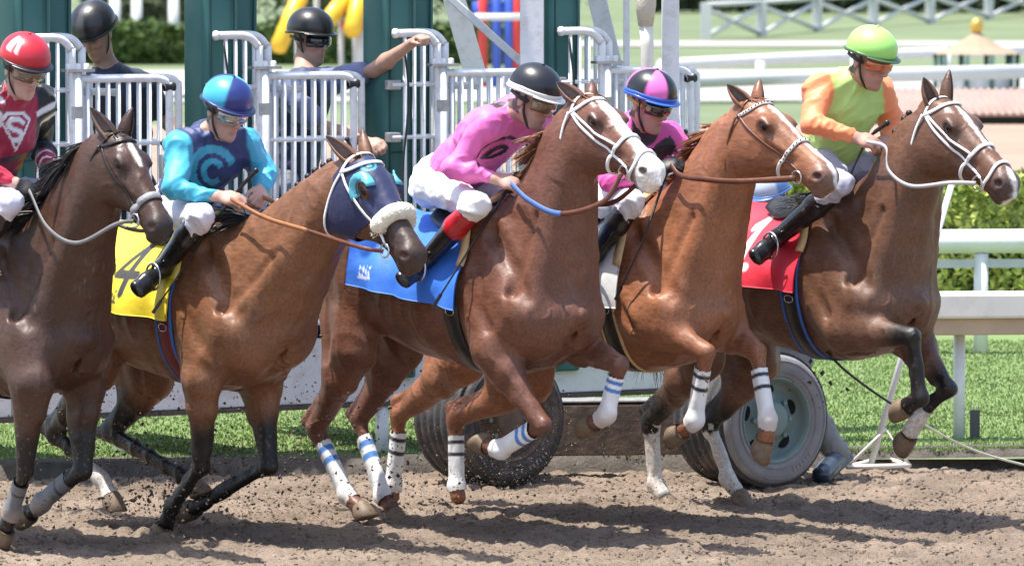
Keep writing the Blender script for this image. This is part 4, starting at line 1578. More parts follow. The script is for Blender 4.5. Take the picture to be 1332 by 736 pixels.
# overhead beam that carries the posts, above the view
q1 = Gp(258, 300) * (1, 1, 0) + GP * .75 - GN * .25
MB().box(q1 + (0, 0, 3.62), (np.linalg.norm(GP) * 5.2, .30, .36), np.stack([GD, -GN, (0, 0, 1)], 1)).build('overhead_beam', M_GW, gate, False, .01)

# lower white panel and dark sill along the front
c_ = Gp(620, 300) * (1, 1, 0)
q0 = Gp(258, 300) * (1, 1, 0) - GN * .05
fx = np.stack([GD, -GN, (0, 0, 1)], 1)
for k in range(-2, 3):
    MB().box(q0 + GP * (k + .5) + (0, 0, .50), (np.linalg.norm(GP) - .012, .05, .335), fx).build('apron_panel', M_GW, gate, False, .006)
MB().box(q0 + GP * .5 + (0, 0, .318), (np.linalg.norm(GP) * 5, .09, .022), fx).build('sill', mat('rusty_sill', (.10, .075, .06), rough=.8, var=.4, vscale=20), gate, False)
# chassis between the wheels
M_RUST = mat('muddy_steel', (.13, .095, .07), rough=.85, var=.4, vscale=9, bump=.5, bscale=30)
ch0, ch1 = at(600, 560, 32.75) - g0, at(900, 560, 32.9) - g0
for za, zb_, m_ in ((.10, .36, M_RUST), (.37, .385, M_GREYST)):
    c_ = (ch0 + ch1) / 2; c_[2] = (za + zb_) / 2
    d = nrm((ch1 - ch0) * (1, 1, 0))
    MB().box(c_, (np.linalg.norm(ch1 - ch0), .16, zb_ - za), np.stack([d, np.cross((0, 0, 1), d), (0, 0, 1)], 1)).build('chassis_beam', m_, gate, False, .008)
mb = MB()
v_ = at(664, 560, 32.6) - g0
mb.tube([v_ + (-.02, 0, -.03), v_ + (.03, 0, -.03)], .012, 8); mb.tube([v_ + (.01, 0, -.03), v_ + (.01, 0, .07)], .008, 8)
mb.build('grease_valve', mat('brass', (.5, .36, .12), rough=.35, metal=.9), gate)
# superstructure at the right end
def beam_px(x0, y0, x1, y1, w, dY, m=M_GW, name='brace'):
    a_, b_ = Gp(x0, y0, dY), Gp(x1, y1, dY)
    d = nrm(b_ - a_)
    sdv = nrm(np.cross(d, (0, 1, 0)))
    MB().box((a_ + b_) / 2, (np.linalg.norm(b_ - a_), w, .06), np.stack([d, sdv, np.cross(d, sdv)], 1)).build(name, m, gate, False, .006)


beam_px(494, -345, 622, 110, .115, 1.35)
beam_px(200, -349, 690, 92, .042, 1.15)
beam_px(692, -335, 692, 330, .125, .95, name='upright')
beam_px(694, -338, 806, 120, .10, 1.5)
beam_px(815, -330, 815, 330, .036, 1.4, name='upright')
beam_px(872, -330, 872, 330, .092, 1.2, name='upright')
beam_px(838, 430, 838, 90, .44, 1.6, name='end_panel')
mb = MB(); mb.tube([Gp(840, 30, 1.1), Gp(842, 60, 1.1), Gp(841, 330, 1.1)], [.036, .034, .030], 10); mb.build('rope_post', M_CREAM, gate)
mb = MB(); mb.tube([Gp(841, -330, 1.1), Gp(841, -30, 1.1), Gp(840, 6, 1.1), Gp(840, 34, 1.1)], [.03, .05, .055, .040], 10); mb.build('rope_wrap', mat('rope_wrap', (.62, .56, .45), rough=.9, bump=.8, bscale=90), gate)
for x0 in (216, 322, 548):
    pass
# support legs under the gate
for x, y in ((157, 606), (497, 604)):
    p = on_ground(x, y) - g0
    mb = MB(); mb.tube([p + (0, 0, -.03), p + (0, 0, .36)], .034, 10); mb.tube([p + (0, 0, -.02), p + (0, 0, .0)], .07, 10)
    mb.build('support_leg', M_GW, gate)

# wheels
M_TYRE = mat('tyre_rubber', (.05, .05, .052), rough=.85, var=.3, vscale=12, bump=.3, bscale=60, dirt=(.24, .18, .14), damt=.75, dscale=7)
M_TYREW = mat('tyre_sidewall', (.19, .19, .20), rough=.8, var=.2, vscale=10, bump=.2, bscale=50, dirt=(.30, .25, .22), damt=.7, dscale=6)
M_HUB = mat('wheel_green', (.15, .215, .21), rough=.55, var=.12, vscale=8, dirt=(.2, .16, .12), damt=.5, dscale=12)
WA = nrm(V3(math.sin(R(36)), -math.cos(R(36)), 0))


def wheel(px_, py_, Yw, rad=.335, wd=.38, side=None, hub=None):
    c_ = at(px_, py_, Yw) - g0
    c_[2] = rad - .012
    wx = nrm(np.cross((0, 0, 1), WA))
    # tyre: dark treaded carcass with grooves
    mb = MB()
    prof = [(rad * .60, wd * .5 - .035), (rad * .64, wd * .5 - .012), (rad * .80, wd * .5), (rad * .92, wd * .5 - .008), (rad * .975, wd * .5 - .035)]
    tread = []
    nx = 7
    for i in range(nx):
        x = wd * .5 - .04 - (wd - .08) * i / (nx - 1)
        tread += [(rad, x + .012), (rad, x - .012), (rad - .014, x - .016), (rad - .014, x - (wd - .08) / (nx - 1) + .016)]
    tread = tread[:-2]
    full = prof + tread + [(r_, -h) for r_, h in prof[::-1]]
    mb.lathe(full, 64, c_, WA)
    ty = mb.build('tyre', M_TYRE, gate)
    # pale sidewall ring and its raised ribs
    mb = MB()
    mb.lathe([(rad * .63, wd * .5 - .010), (rad * .66, wd * .5 - .002), (rad * .80, wd * .5 + .006), (rad * .90, wd * .5), (rad * .955, wd * .5 - .018), (rad * .95, wd * .5 - .024)], 64, c_, WA)
    for r_ in (.70, .86):
        mb.lathe([(rad * r_, wd * .5 + .001), (rad * r_ + .003, wd * .5 + .0085), (rad * r_ + .007, wd * .5 + .002)], 64, c_, WA)
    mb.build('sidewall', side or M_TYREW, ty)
    # raised lettering blocks along the sidewall
    mb = MB()
    up = V3(0, 0, 1)
    for k in range(6):
        w = R(292 + 5.2 * k)
        rd = wx * math.cos(w) + up * math.sin(w)
        tg = -wx * math.sin(w) + up * math.cos(w)
        mb.box(c_ + rd * rad * .79 + WA * (wd * .5 + .007), (.010, .020, .005), np.stack([tg, rd, WA], 1))
    mb.build('lettering', M_TYREW, ty, False)
    mb = MB()
    dd = wd * .5
    prof = [(rad * .635, dd - .012), (rad * .625, dd - .002), (rad * .60, dd - .006), (rad * .575, dd - .045), (rad * .53, dd - .075), (rad * .47, dd - .078), (rad * .40, dd - .065), (rad * .27, dd - .045),
            (rad * .25, dd - .02), (rad * .20, dd - .012), (rad * .14, dd - .010), (.001, dd - .008)]
    mb.lathe(prof, 48, c_, WA)
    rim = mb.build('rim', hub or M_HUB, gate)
    for k in range(5):
        w = 2 * math.pi * (k + .3) / 5
        rd = wx * math.cos(w) + up * math.sin(w)
        MB().ellip(c_ + rd * rad * .435 + WA * (dd - .070), (.040, .030, .010), np.stack([-wx * math.sin(w) + up * math.cos(w), rd, WA], 1)).build('hand_hole', bpy.data.materials.get('hole_black') or mat('hole_black', (.004, .004, .004), rough=1), rim)
    for k in range(8):
        w = 2 * math.pi * k / 8
        rd = wx * math.cos(w) + up * math.sin(w)
        mb = MB(); mb.lathe([(.013, 0), (.013, .022), (.001, .024)], 6, c_ + rd * rad * .33 + WA * (dd - .058), WA); mb.build('lug_nut', M_HUB, rim, False)


wheel(976, 545, 32.35, .342, .44)
wheel(636, 552, 32.45, .335, .42, side=M_TYRE, hub=M_RUST)  # darker sidewall: this wheel's shade put into colour, along with its mud
# ------------------------------------------------------------------ people
M_SKIN = mat('skin', (1, 1, 1), rough=.5, var=.08, vscale=25, vcol=True, bump=.12, bscale=120)
M_CLOTH = mat('silk_cloth', (1, 1, 1), rough=.55, var=.05, vscale=8, vcol=True, bump=.6, bscale=14, sheen=.1)
M_BOOT = mat('boot_leather', (1, 1, 1), rough=.22, var=.15, vscale=20, vcol=True, bump=.25, bscale=30, coat=.3)
M_HELM = mat('helmet_cover', (1, 1, 1), rough=.35, var=.05, vscale=10, vcol=True, bump=.08, bscale=40, coat=.15)
M_BLACKP = mat('black_plastic', (.012, .012, .013), rough=.35, var=.1)
M_LENS_D = mat('lens_dark', (.015, .013, .012), rough=.06, var=0, coat=1)
M_LENS_C = mat('lens_smoke', (.16, .11, .075), rough=.08, var=.2, vscale=20, coat=1)
M_LENS_S = mat('lens_silver', (.35, .34, .33), rough=.1, var=.2, vscale=30, metal=.5, coat=1)
M_LENS_O = mat('lens_orange', (.5, .14, .05), rough=.12, var=.3, vscale=30, metal=.35, coat=1)


def head_frame(face, roll=0.0):
    f = nrm(face)
    l = nrm(np.cross((0, 0, 1), f))
    u = np.cross(f, l)
    if roll:
        l, u = l * math.cos(roll) + u * math.sin(roll), u * math.cos(roll) - l * math.sin(roll)
    return np.stack([f, l, u], 1)


def hand_prims(wrist, palm, d, n, thumb, curl=1.0, s=1.0):
    """fist-like hand: palm plus four curled fingers and a thumb; d wrist to knuckles, n the palm's facing, thumb the thumb side"""
    d = nrm(d); n = nrm(n - d * (n @ d)); t = nrm(thumb - d * (thumb @ d) - n * (thumb @ n))
    pr = [Cap(wrist, palm, (.028 * s, .021 * s), (.040 * s, .017 * s), t, k=.02),
          Ell(palm + d * .012 * s, s * V3(.042, .040, .018), np.stack([d, t, n], 1), k=.012)]
    for i, (L1, L2, L3, r) in enumerate(((.040, .026, .021, .0098), (.044, .029, .022, .0100), (.041, .027, .021, .0096), (.033, .021, .018, .0085))):
        b = palm + d * (.040 - .004 * abs(i - 1.2)) * s + t * (.030 - .0205 * i) * s
        a1, a2, a3 = [R(x * curl) for x in (38, 118, 190)]
        p1 = b + s * L1 * (d * math.cos(a1) + n * math.sin(a1))
        p2 = p1 + s * L2 * (d * math.cos(a2) + n * math.sin(a2))
        p3 = p2 + s * L3 * (d * math.cos(a3) + n * math.sin(a3))
        for a_, b_, r0, r1 in ((b, p1, r, r * .95), (p1, p2, r * .95, r * .9), (p2, p3, r * .88, r * .78)):
            pr.append(Cap(a_, b_, r0 * s, r1 * s, k=.004))
    tb = palm - d * .012 * s + t * .034 * s + n * .006 * s
    t1 = tb + s * (.034 * d + .014 * t + .016 * n)
    t2 = t1 + s * (.024 * d - .006 * t + .016 * n)
    pr += [Cap(tb, t1, .0135 * s, .0115 * s, k=.008), Cap(t1, t2, .011 * s, .009 * s, k=.004)]
    return pr


def face_prims(C, M):
    h = lambda x, y, z: C + M @ V3(x, y, z)
    pr = [Ell(h(-.005, 0, .035), (.098, .076, .088), M, k=.02),
          Ell(h(.028, 0, -.045), (.062, .056, .078), M, k=.03),
          Ell(h(.050, 0, -.098), (.036, .034, .026), M, k=.025),
          Ell(h(.078, 0, -.110), (.016, .020, .016), M, k=.015),
          Cap(h(.091, 0, .012), h(.112, 0, -.030), (.008, .010), (.013, .012), M[:, 1], k=.010),
          Ell(h(.104, 0, -.038), (.014, .018, .010), M, k=.006),
          Cap(h(.086, -.03, .022), h(.086, .03, .022), .013, .013, k=.015),
          Ell(h(.088, 0, -.064), (.010, .024, .007), M, k=.006),
          Ell(h(.085, 0, -.077), (.010, .020, .007), M, k=.006)]
    for s in (-1, 1):
        pr.append(Ell(h(.065, s * .042, -.022), (.024, .022, .018), M, k=.02))
        pr.append(Cap(h(-.005, s * .052, -.055), h(.055, s * .026, -.105), .016, .014, k=.02))
        pr.append(Ell(h(.082, s * .031, .004), (.012, .016, .009), M, k=.008, sub=True))
        pr.append(Ell(h(-.012, s * .080, -.010), (.018, .008, .032), M, k=.008))
        pr.append(Ell(h(-.008, s * .089, -.008), (.010, .006, .018), M, k=.004, sub=True))
    pr.append(Cap(h(.10, -.022, -.0705), h(.10, .022, -.0705), .003, .003, k=.003, sub=True))
    return pr


def lerp(a, b, t):
    return a + (b - a) * t


def cloth_wrinkle(V, F, amp, f=9.0, ax=None):
    """folds: ridged noise drawn out along an axis, plus soft billows"""
    N_ = vnormals(V, F)
    P = V.copy()
    if ax is not None:
        a = nrm(ax).astype(np.float32)
        P = P - .55 * (P @ a)[:, None] * a
    wp = P + .05 * np.stack([vnoise(P + 3.1, 7), vnoise(P + 9.7, 7), vnoise(P + 5.3, 7)], 1)
    r1 = 1 - np.abs(vnoise(wp, f * 1.5))
    r2 = 1 - np.abs(vnoise(wp + 4.4, f * 3.0))
    return V + N_ * (amp * (.5 * vnoise(P, f * .7) + 1.0 * (r1 ** 3 - .3) + .40 * (r2 ** 3 - .3)))[:, None]


def helmet(C, M, parent, colf, peak=True, size=1.0, rim=(.012, .012, .013), button=True, band=None, jockey=True):
    """ventless racing helmet: dome, rim, short peak, chin strap"""
    h = lambda x, y, z: C + M @ V3(x, y, z)
    s = size
    nu, nv = 40, 16
    vs, fs, cs = [], [], []
    for j in range(nv + 1):
        ph = (math.pi * .5 + .20) * j / nv
        for i in range(nu):
            th = 2 * math.pi * i / nu
            x, y, z = math.sin(ph) * math.cos(th), math.sin(ph) * math.sin(th), math.cos(ph)
            drop = -.018 * max(0, -x) * (j / nv) ** 4
            p = V3(.128 * x * s - .006, .112 * y * s, .064 + .104 * z * s + drop)
            vs.append(C + M @ p)
            cs.append(colf(th, ph, (x, y, z)))
    for j in range(nv):
        for i in range(nu):
            i2 = (i + 1) % nu
            fs.append((j * nu + i, (j + 1) * nu + i, (j + 1) * nu + i2, j * nu + i2))
    fs.append(tuple(nv * nu + k for k in range(nu)))
    mb = MB(); mb.add(vs, fs); mb.c = [tuple(c) for c in cs]
    dome = mb.build('helmet', M_HELM, parent)
    # rim band
    rimp = []
    for i in range(nu):
        th = 2 * math.pi * i / nu
        rimp.append(h(.130 * math.cos(th) * s - .006, .114 * math.sin(th) * s, .064 - .020 * s - (.018 * max(0, -math.cos(th)))))
    mb = MB(); mb.col = rim
    mb.tube(rimp + [rimp[0]], .0075, 6, cap=False)
    mb.build('rim', M_HELM, dome)
    if band is not None:
        mb = MB(); mb.col = band
        bp, bn = [], []
        for i in range(nu):
            th = 2 * math.pi * i / nu
            bp.append(h(.131 * math.cos(th) * s - .006, .115 * math.sin(th) * s, .064 - .006 * s - (.018 * max(0, -math.cos(th)))))
            bn.append(M @ V3(math.cos(th), math.sin(th), 0))
        ribbon(mb, bp, bn, .016, .002, True)
        mb.build('cover_band', M_HELM, dome)
    if peak:
        mb = MB(); mb.col = rim if band is None else band
        n = 15
        vs, fs = [], []
        for layer in (0, 1):
            for k in range(n):
                th = R(-62 + 124 * k / (n - 1))
                for t in (0, .5, 1):
                    ext = .034 * t * max(0, math.cos(th)) ** .6
                    vs.append(h((.126 * s + ext) * math.cos(th) - .006, (.110 * s + ext * .6) * math.sin(th), .048 - .006 * t - .004 * layer))
        for layer in (0, 1):
            b = layer * n * 3
            for k in range(n - 1):
                for t in range(2):
                    q = (b + k * 3 + t, b + k * 3 + t + 1, b + (k + 1) * 3 + t + 1, b + (k + 1) * 3 + t)
                    fs.append(q if layer else q[::-1])
        for k in range(n - 1):
            fs.append((k * 3 + 2, (k + 1) * 3 + 2, n * 3 + (k + 1) * 3 + 2, n * 3 + k * 3 + 2))
        mb.add(vs, fs)
        mb.build('peak', M_HELM, dome)
    if button:
        mb = MB(); mb.col = colf(0, 0, (0, 0, 1))
        mb.ellip(h(-.006, 0, .064 + .105 * s), (.009, .009, .006))
        mb.build('button', M_HELM, dome)
    # chin strap
    mb = MB()
    for sd_ in (-1, 1):
        P = crom([h(.012, sd_ * .090, .03), h(.016, sd_ * .080, -.03), h(.028, sd_ * .066, -.075), h(.045, sd_ * .035, -.118), h(.05, 0, -.128)], 5)
        ribbon(mb, P, [nrm(p - h(.02, 0, -.02)) for p in P], .015, .003)
    mb.build('chin_strap', M_BLACKP, dome)
    return dome


def goggles(C, M, parent, lens, frame=M_BLACKP, strapm=M_BLACKP, z=.002, disc=None):
    h = lambda x, y, zz: C + M @ V3(x, y, zz)
    mb = MB()
    vs, fs = [], []
    n = 21
    for k in range(n):
        w = R(-72 + 144 * k / (n - 1))
        dip = .010 * math.exp(-(w / .16) ** 2)
        for zz, rr in ((-.026 + dip, .000), (-.015 + dip * .6, .013), (.016, .013), (.028, .002)):
            vs.append(h(.020 + (.088 + rr) * math.cos(w), (.076 + rr) * math.sin(w), z + zz))
    for k in range(n - 1):
        for t in range(3):
            fs.append((k * 4 + t, (k + 1) * 4 + t, (k + 1) * 4 + t + 1, k * 4 + t + 1))
    mb.add(vs, fs)
    g = mb.build('goggles', lens, parent)
    mb = MB()
    for row in (0, 3):
        mb.tube([vs[k * 4 + row] for k in range(n)], .0045, 6)
    for k in (0, n - 1):
        mb.tube([vs[k * 4], vs[k * 4 + 3]], .0045, 6)
    mb.build('goggle_frame', frame, g)
    mb = MB()
    for s in (-1, 1):
        P = crom([h(.030, s * .080, z), h(-.02, s * .092, z + .006), h(-.085, s * .068, z + .010)], 5)
        ribbon(mb, P, [nrm(p - h(0, 0, z)) for p in P], .018, .0025)
    mb.build('goggle_strap', strapm, g)
    if disc is not None:
        for s in (-1, 1):
            w = R(62) * s
            c_ = h(.020 + .099 * math.cos(w), .087 * math.sin(w), z + .001)
            ax = M @ V3(math.cos(w), math.sin(w), 0)
            mb = MB(); mb.lathe([(.0135, 0), (.0135, .004), (.009, .005), (.001, .005)], 14, c_, ax); mb.build('vent_disc', disc, g)
    return g


def sdf_seg2(P, a, b):
    a, b = np.asarray(a, float), np.asarray(b, float)
    t = np.clip(((P - a) @ (b - a)) / ((b - a) @ (b - a) + 1e-12), 0, 1)
    return np.linalg.norm(P - (a + t[:, None] * (b - a)), axis=1)


def stroke(P, pts):
    return np.min([sdf_seg2(P, a, b) for a, b in zip(pts, pts[1:])], 0)


def inpoly(P, poly):
    x, y = P.T
    ins = np.zeros(len(P), bool)
    n = len(poly)
    for i in range(n):
        (x0, y0), (x1, y1) = poly[i], poly[(i + 1) % n]
        c = (y0 > y) != (y1 > y)
        ins ^= c & (x < (x1 - x0) * (y - y0) / (y1 - y0 + 1e-12) + x0)
    return ins


def mixc(base, m, c):
    m = np.asarray(m, float)
    m = m[:, None] if m.ndim == 1 else m
    return base * (1 - m) + np.asarray(c) * m


def decal_uv(V, N_, c, nor, upv):
    """flat print coordinates on cloth around a point"""
    n = nrm(nor)
    u = nrm(np.asarray(upv) - n * (np.asarray(upv) @ n))
    r = np.cross(u, n)
    d = V - c
    return np.stack([d @ r, d @ u], 1), (N_ @ n > .15) & (np.abs(d @ n) < .16)


def build_person(F, sp):
    root = empty('person', F.world(sp['base']), F.rz)
    tag(root, sp['label'], 'person', sp.get('group'))
    off = np.asarray(sp['base'], float)
    hold = empty('tmp')                                   # only keeps local numbers in the thing's frame
    bpy.data.objects.remove(hold)
    K = {k: np.asarray(v, float) - off for k, v in sp['j'].items()}
    M = head_frame(sp['face'], sp.get('roll', 0))
    C = K['head']
    skin = np.array(sp.get('skin', (.42, .25, .18)))
    neck0, chest, belly, pel = K['neck'], K['chest'], K['belly'], K['pelvis']
    tdir = nrm(neck0 - pel)
    lat = nrm(K['shL'] - K['shR'])
    hat = nrm(K['hipL'] - K['hipR'])
    # ---- body: one continuous skin
    pr = face_prims(C, M)
    nb = C + M @ V3(-.025, 0, -.06)
    pr += [Cap(nb, neck0, .051, .056, k=.03),
           Cap(neck0, chest, (.08, .05), (.115, .075), lat, k=.05), Cap(chest, belly, (.115, .078), (.10, .07), lat, k=.05),
           Cap(belly, pel, (.10, .07), (.115, .085), hat, k=.05)]
    sil, bre, boots = [], [], {}
    sil += [Cap(neck0 - tdir * .015, chest, (.092, .068), (.152, .112), lat, k=.05), Cap(chest, belly, (.152, .114), (.138, .108), lat, k=.06),
            Cap(belly, lerp(belly, pel, sp.get('hem', .55)), (.138, .108), (.138, .108), hat, k=.05)]
    bre += [Cap(lerp(belly, pel, .35), pel, (.118, .092), (.140, .112), hat, k=.05)]
    sleeves = []
    for s in 'RL':
        sh, el, ha = K['sh' + s], K['el' + s], K['ha' + s]
        fd = nrm(ha - el)
        wr = ha - fd * .075
        ar = .030 if sp.get('sleeve', 'long') == 'long' else .040
        pr += [Cap(neck0, sh, .045, .044, k=.04), Cap(chest, sh, .055, .045, k=.05), Cap(sh, el, .036, .029, k=.03), Cap(el, lerp(el, wr, .35), ar, ar * 1.05, k=.02),
               Cap(lerp(el, wr, .35), wr, ar * 1.05, .0245, k=.02)]
        pn = sp.get('palm' + s, V3(.0, (1 if s == 'R' else -1) * .6, -.6))
        th = sp.get('thumb' + s, V3(.2, (1 if s == 'R' else -1) * .5, .8))
        pr += hand_prims(wr, ha - fd * .015, fd, np.asarray(pn, float), np.asarray(th, float), sp.get('curl' + s, 1.0))
        sil.append(Cap(neck0, sh, .052, .056, k=.05))
        sil.append(Cap(chest, sh, .072, .060, k=.06))
        cuff = lerp(el, wr, sp.get('cuff' + s, sp.get('cuff', .90)))
        sl = [Cap(sh, lerp(sh, el, .3), .060, .057, k=.04), Cap(lerp(sh, el, .3), el, .057, .049, k=.012)]
        if sp.get('sleeve', 'long') == 'long':
            sl += [Cap(el, lerp(el, cuff, .4), .049, .047, k=.014), Cap(lerp(el, cuff, .4), cuff, .047, .033, k=.014)]
        else:
            sl = [Cap(sh, lerp(sh, el, .72), .060, .062, k=.05)]
        sleeves += sl
        # legs
        hp_, kn, an, to = K['hip' + s], K['kn' + s], K['an' + s], K['to' + s]
        pr += [Cap(hp_, kn, .065, .044, k=.04), Cap(kn, lerp(kn, an, .35), .042, .044, k=.02), Cap(lerp(kn, an, .35), an, .040, .024, k=.02), Cap(an, lerp(an, to, .6) + nrm(an - kn) * .02, .022, .014, k=.02)]
        bre += [Cap(pel, hp_, .104, .095, k=.05), Cap(hp_, lerp(hp_, kn, .5), .090, .073, k=.04), Cap(lerp(hp_, kn, .5), kn, .073, .050, k=.03)]
        if sp.get('boots', True):
            bt = sp.get('bt', .22)
            bre += [Cap(kn, lerp(kn, an, bt + .12), .053, .046, k=.03)]
            fd_ = nrm(to - an)
            sd_ = nrm(an - kn)
            heel = an + sd_ * .045 - fd_ * .035
            boots[s] = [Cap(lerp(kn, an, bt), lerp(kn, an, .42), (.054, .056), (.055, .058), k=.01), Cap(lerp(kn, an, .42), an, (.054, .057), (.040, .042), k=.02),
                        Cap(an, heel, .040, .032, k=.02), Cap(heel + sd_ * .012, to + sd_ * .03, (.030, .020), (.040, .020), k=.012), Cap(an + sd_ * .01, lerp(an, to, .6) + sd_ * .02, (.036, .036), (.040, .030), k=.02), Cap(lerp(an, to, .6) + sd_ * .02, to + sd_ * .025, (.040, .030), (.037, .023), k=.02)]
        else:
            bre += [Cap(kn, an, .075, .062, k=.03)]
            boots[s] = [Cap(an + nrm(an - kn) * .02, to, (.050, .050), (.050, .036), k=.02), Cap(an + nrm(an - kn) * .06 - nrm(to - an) * .06, to + V3(0, 0, -.025), (.042, .024), (.052, .020), k=.01)]
    sil += sleeves
    body = Body(pr)
    V, Fc = body.mesh(sp.get('vox', .0080), smooth=1)
    Q = (V - C) @ M
    col = np.tile(skin, (len(V), 1)) * (1 + .08 * fbm(V, 12, 2)[:, None])
    face = (np.abs(Q[:, 1]) < .1) & (Q[:, 0] > -.12) & (np.abs(Q[:, 2]) < .16)
    fm = lambda x, y, z, rx, ry, rz: np.where(face, np.exp(-(((Q[:, 0] - x) / rx) ** 2 + ((np.abs(Q[:, 1]) - y) / ry) ** 2 + ((Q[:, 2] - z) / rz) ** 2)), 0)
    col = mixc(col, fm(.08, .045, -.03, .03, .022, .02) * .35, skin * (1.05, .72, .66))
    col = mixc(col, fm(.095, 0, -.07, .02, .024, .011) * .6, skin * (.85, .48, .45))
    col = mixc(col, fm(.11, 0, -.03, .015, .018, .015) * .35, skin * (1.0, .7, .62))
    col = mixc(col, np.where(face, sstep(-.055, -.085, Q[:, 2]) * sstep(.02, .05, Q[:, 0]), 0) * sp.get('stubble', .22), skin * .45)
    for e in (-1, 1):
        col = mixc(col, np.where(face, np.exp(-(((Q[:, 1] - e * .031) / .016) ** 2 + ((Q[:, 2] - .003) / .007) ** 2)) * (Q[:, 0] > .06), 0) * .8, (.03, .02, .02))
    hair = np.array(sp.get('hair', (.03, .02, .015)))
    hm = ((Q[:, 0] < -.012) & (Q[:, 2] > -.075) & (Q[:, 0] > -.14) & (np.abs(Q[:, 1]) < .073)).astype(float)
    col = mixc(col, hm * .9, hair)
    if sp.get('glove') is not None:
        for s in sp.get('gloved', 'RL'):
            el, ha = K['el' + s], K['ha' + s]
            t = ((V - el) @ (ha - el)) / ((ha - el) @ (ha - el))
            col = mixc(col, (sstep(.70, .73, t) * (np.linalg.norm(V - ha, axis=1) < .16)), sp['glove'])
    b = mesh_obj('body', V, Fc, M_SKIN, root, np.clip(col, .004, 1))
    # ---- silks
    SB = Body(sil)
    V, Fc = SB.mesh(sp.get('cvox', .0078), smooth=1)
    V = cloth_wrinkle(V, Fc, sp.get('wrinkle', .014), 9.0, tdir + .8 * lat)
    N_ = vnormals(V, Fc)
    da = Body(sleeves).ev(V)
    dt = Body(sil[:3]).ev(V)
    sp['_K'], sp['_C'], sp['_M'] = K, C, M
    col = sp['silk'](V, N_, da, dt, K)
    mesh_obj(sp.get('topname', 'silks'), V, Fc, sp.get('clothmat', M_CLOTH), root, np.clip(col, .004, 1))
    # ---- breeches
    V, Fc = Body(bre).mesh(sp.get('cvox', .0080) + .0006, smooth=1)
    V = cloth_wrinkle(V, Fc, sp.get('bwrinkle', .011), 11, K['hipR'] - K['knR'] + .2 * lat)
    col = np.tile(np.array(sp.get('breech', (.74, .74, .76))), (len(V), 1)) * (1 + .05 * fbm(V, 6)[:, None])
    if 'breechf' in sp:
        col = sp['breechf'](V, col, K)
    mesh_obj(sp.get('botname', 'breeches'), V, Fc, M_CLOTH, root, np.clip(col, .004, 1))
    for s in 'RL':
        V, Fc = Body(boots[s]).mesh(.0082, smooth=1)
        kn, an = K['kn' + s], K['an' + s]
        t = ((V - kn) @ (an - kn)) / ((an - kn) @ (an - kn))
        col = np.tile(np.array(sp.get('boot', (.012, .012, .013))), (len(V), 1))
        if 'boottop' in sp:
            col = mixc(col, sstep(sp.get('bt', .22) + .27, sp.get('bt', .22) + .25, t), sp['boottop'])
        mesh_obj('boot', V, Fc, M_BOOT, root, col)
    if 'helm' in sp:
        helmet(C, M, root, sp['helm'], **sp.get('helmkw', {}))
    if 'gog' in sp:
        goggles(C, M, root, **sp['gog'])
    return root


def rein_tube(parent, pts, w, name, m, n=10, flat=True):
    C_ = crom(pts, n)
    mb = MB()
    if flat:
        t = np.gradient(C_, axis=0)
        N_ = np.cross(t, (0, 0, 1.0))
        N_ /= np.linalg.norm(N_, axis=1, keepdims=True) + 1e-9
        N_[N_[:, 1] > 0] *= -1
        ribbon(mb, C_, N_, w, .0045)
    else:
        mb.tube(C_, w / 2, 8)
    return mb.build(name, m, parent)


def hairs(parent, name, m, roots, dirs, length, width, curl=.3, grav=.5, jit=.3, n=5, seed=1, lock=1):
    """tapering hair strands; with lock > 1 strands gather into locks that share a course and draw together at the tip"""
    rg = np.random.default_rng(seed)
    R0 = np.array(roots, float)
    D0 = np.array(dirs, float)
    N_ = len(R0)
    if lock > 1:
        order = np.argsort(R0 @ np.array((.5, .05, 1.0)))
        R0, D0 = R0[order], D0[order]
        g = np.arange(N_) // lock
        G = g.max() + 1
        LD = np.array([D0[g == i].mean(0) for i in range(G)]) + rg.normal(0, jit, (G, 3))
        LC = np.array([R0[g == i].mean(0) for i in range(G)])
        LW, LL = rg.normal(0, curl, (G, 3)), rg.uniform(.7, 1.2, G)
        D = LD[g] / np.linalg.norm(LD[g], axis=1, keepdims=True) + rg.normal(0, jit * .18, (N_, 3))
        wv, L_ = LW[g] + rg.normal(0, curl * .25, (N_, 3)), length * LL[g] * rg.uniform(.75, 1.08, N_)
        pull = (LC[g] - R0) * .6 + rg.normal(0, .006, (N_, 3))
    else:
        D = D0 + rg.normal(0, jit, (N_, 3))
        wv, L_ = rg.normal(0, curl, (N_, 3)), length * rg.uniform(.6, 1.25, N_)
        pull = np.zeros((N_, 3))
    D /= np.linalg.norm(D, axis=1, keepdims=True)
    side = np.cross(D, rg.normal(size=(N_, 3)))
    side /= np.linalg.norm(side, axis=1, keepdims=True)
    q, rows = R0.copy(), []
    for k in range(n + 1):
        t = k / n
        w = width * ((1 - t) ** .6) * .5 + .0005
        oth = np.cross(D, side)
        rows.append(np.stack([q + pull * t * t + w * (math.cos(a) * side + math.sin(a) * oth) for a in (0, 2.094, 4.189)], 1))
        D = D + np.array((0, 0, -grav)) / n + wv / n
        D /= np.linalg.norm(D, axis=1, keepdims=True)
        q = q + D * (L_ / n)[:, None]
    Vv = np.stack(rows, 1).reshape(-1, 3)                       # strand, ring, corner
    F_ = []
    for k in range(n):
        for a in range(3):
            a2 = (a + 1) % 3
            F_.append((k * 3 + a, k * 3 + a2, (k + 1) * 3 + a2, (k + 1) * 3 + a))
    F_ = (np.array(F_)[None] + (np.arange(N_) * 3 * (n + 1))[:, None, None]).reshape(-1, 4)
    return mesh_obj(name, Vv, F_, m, parent)
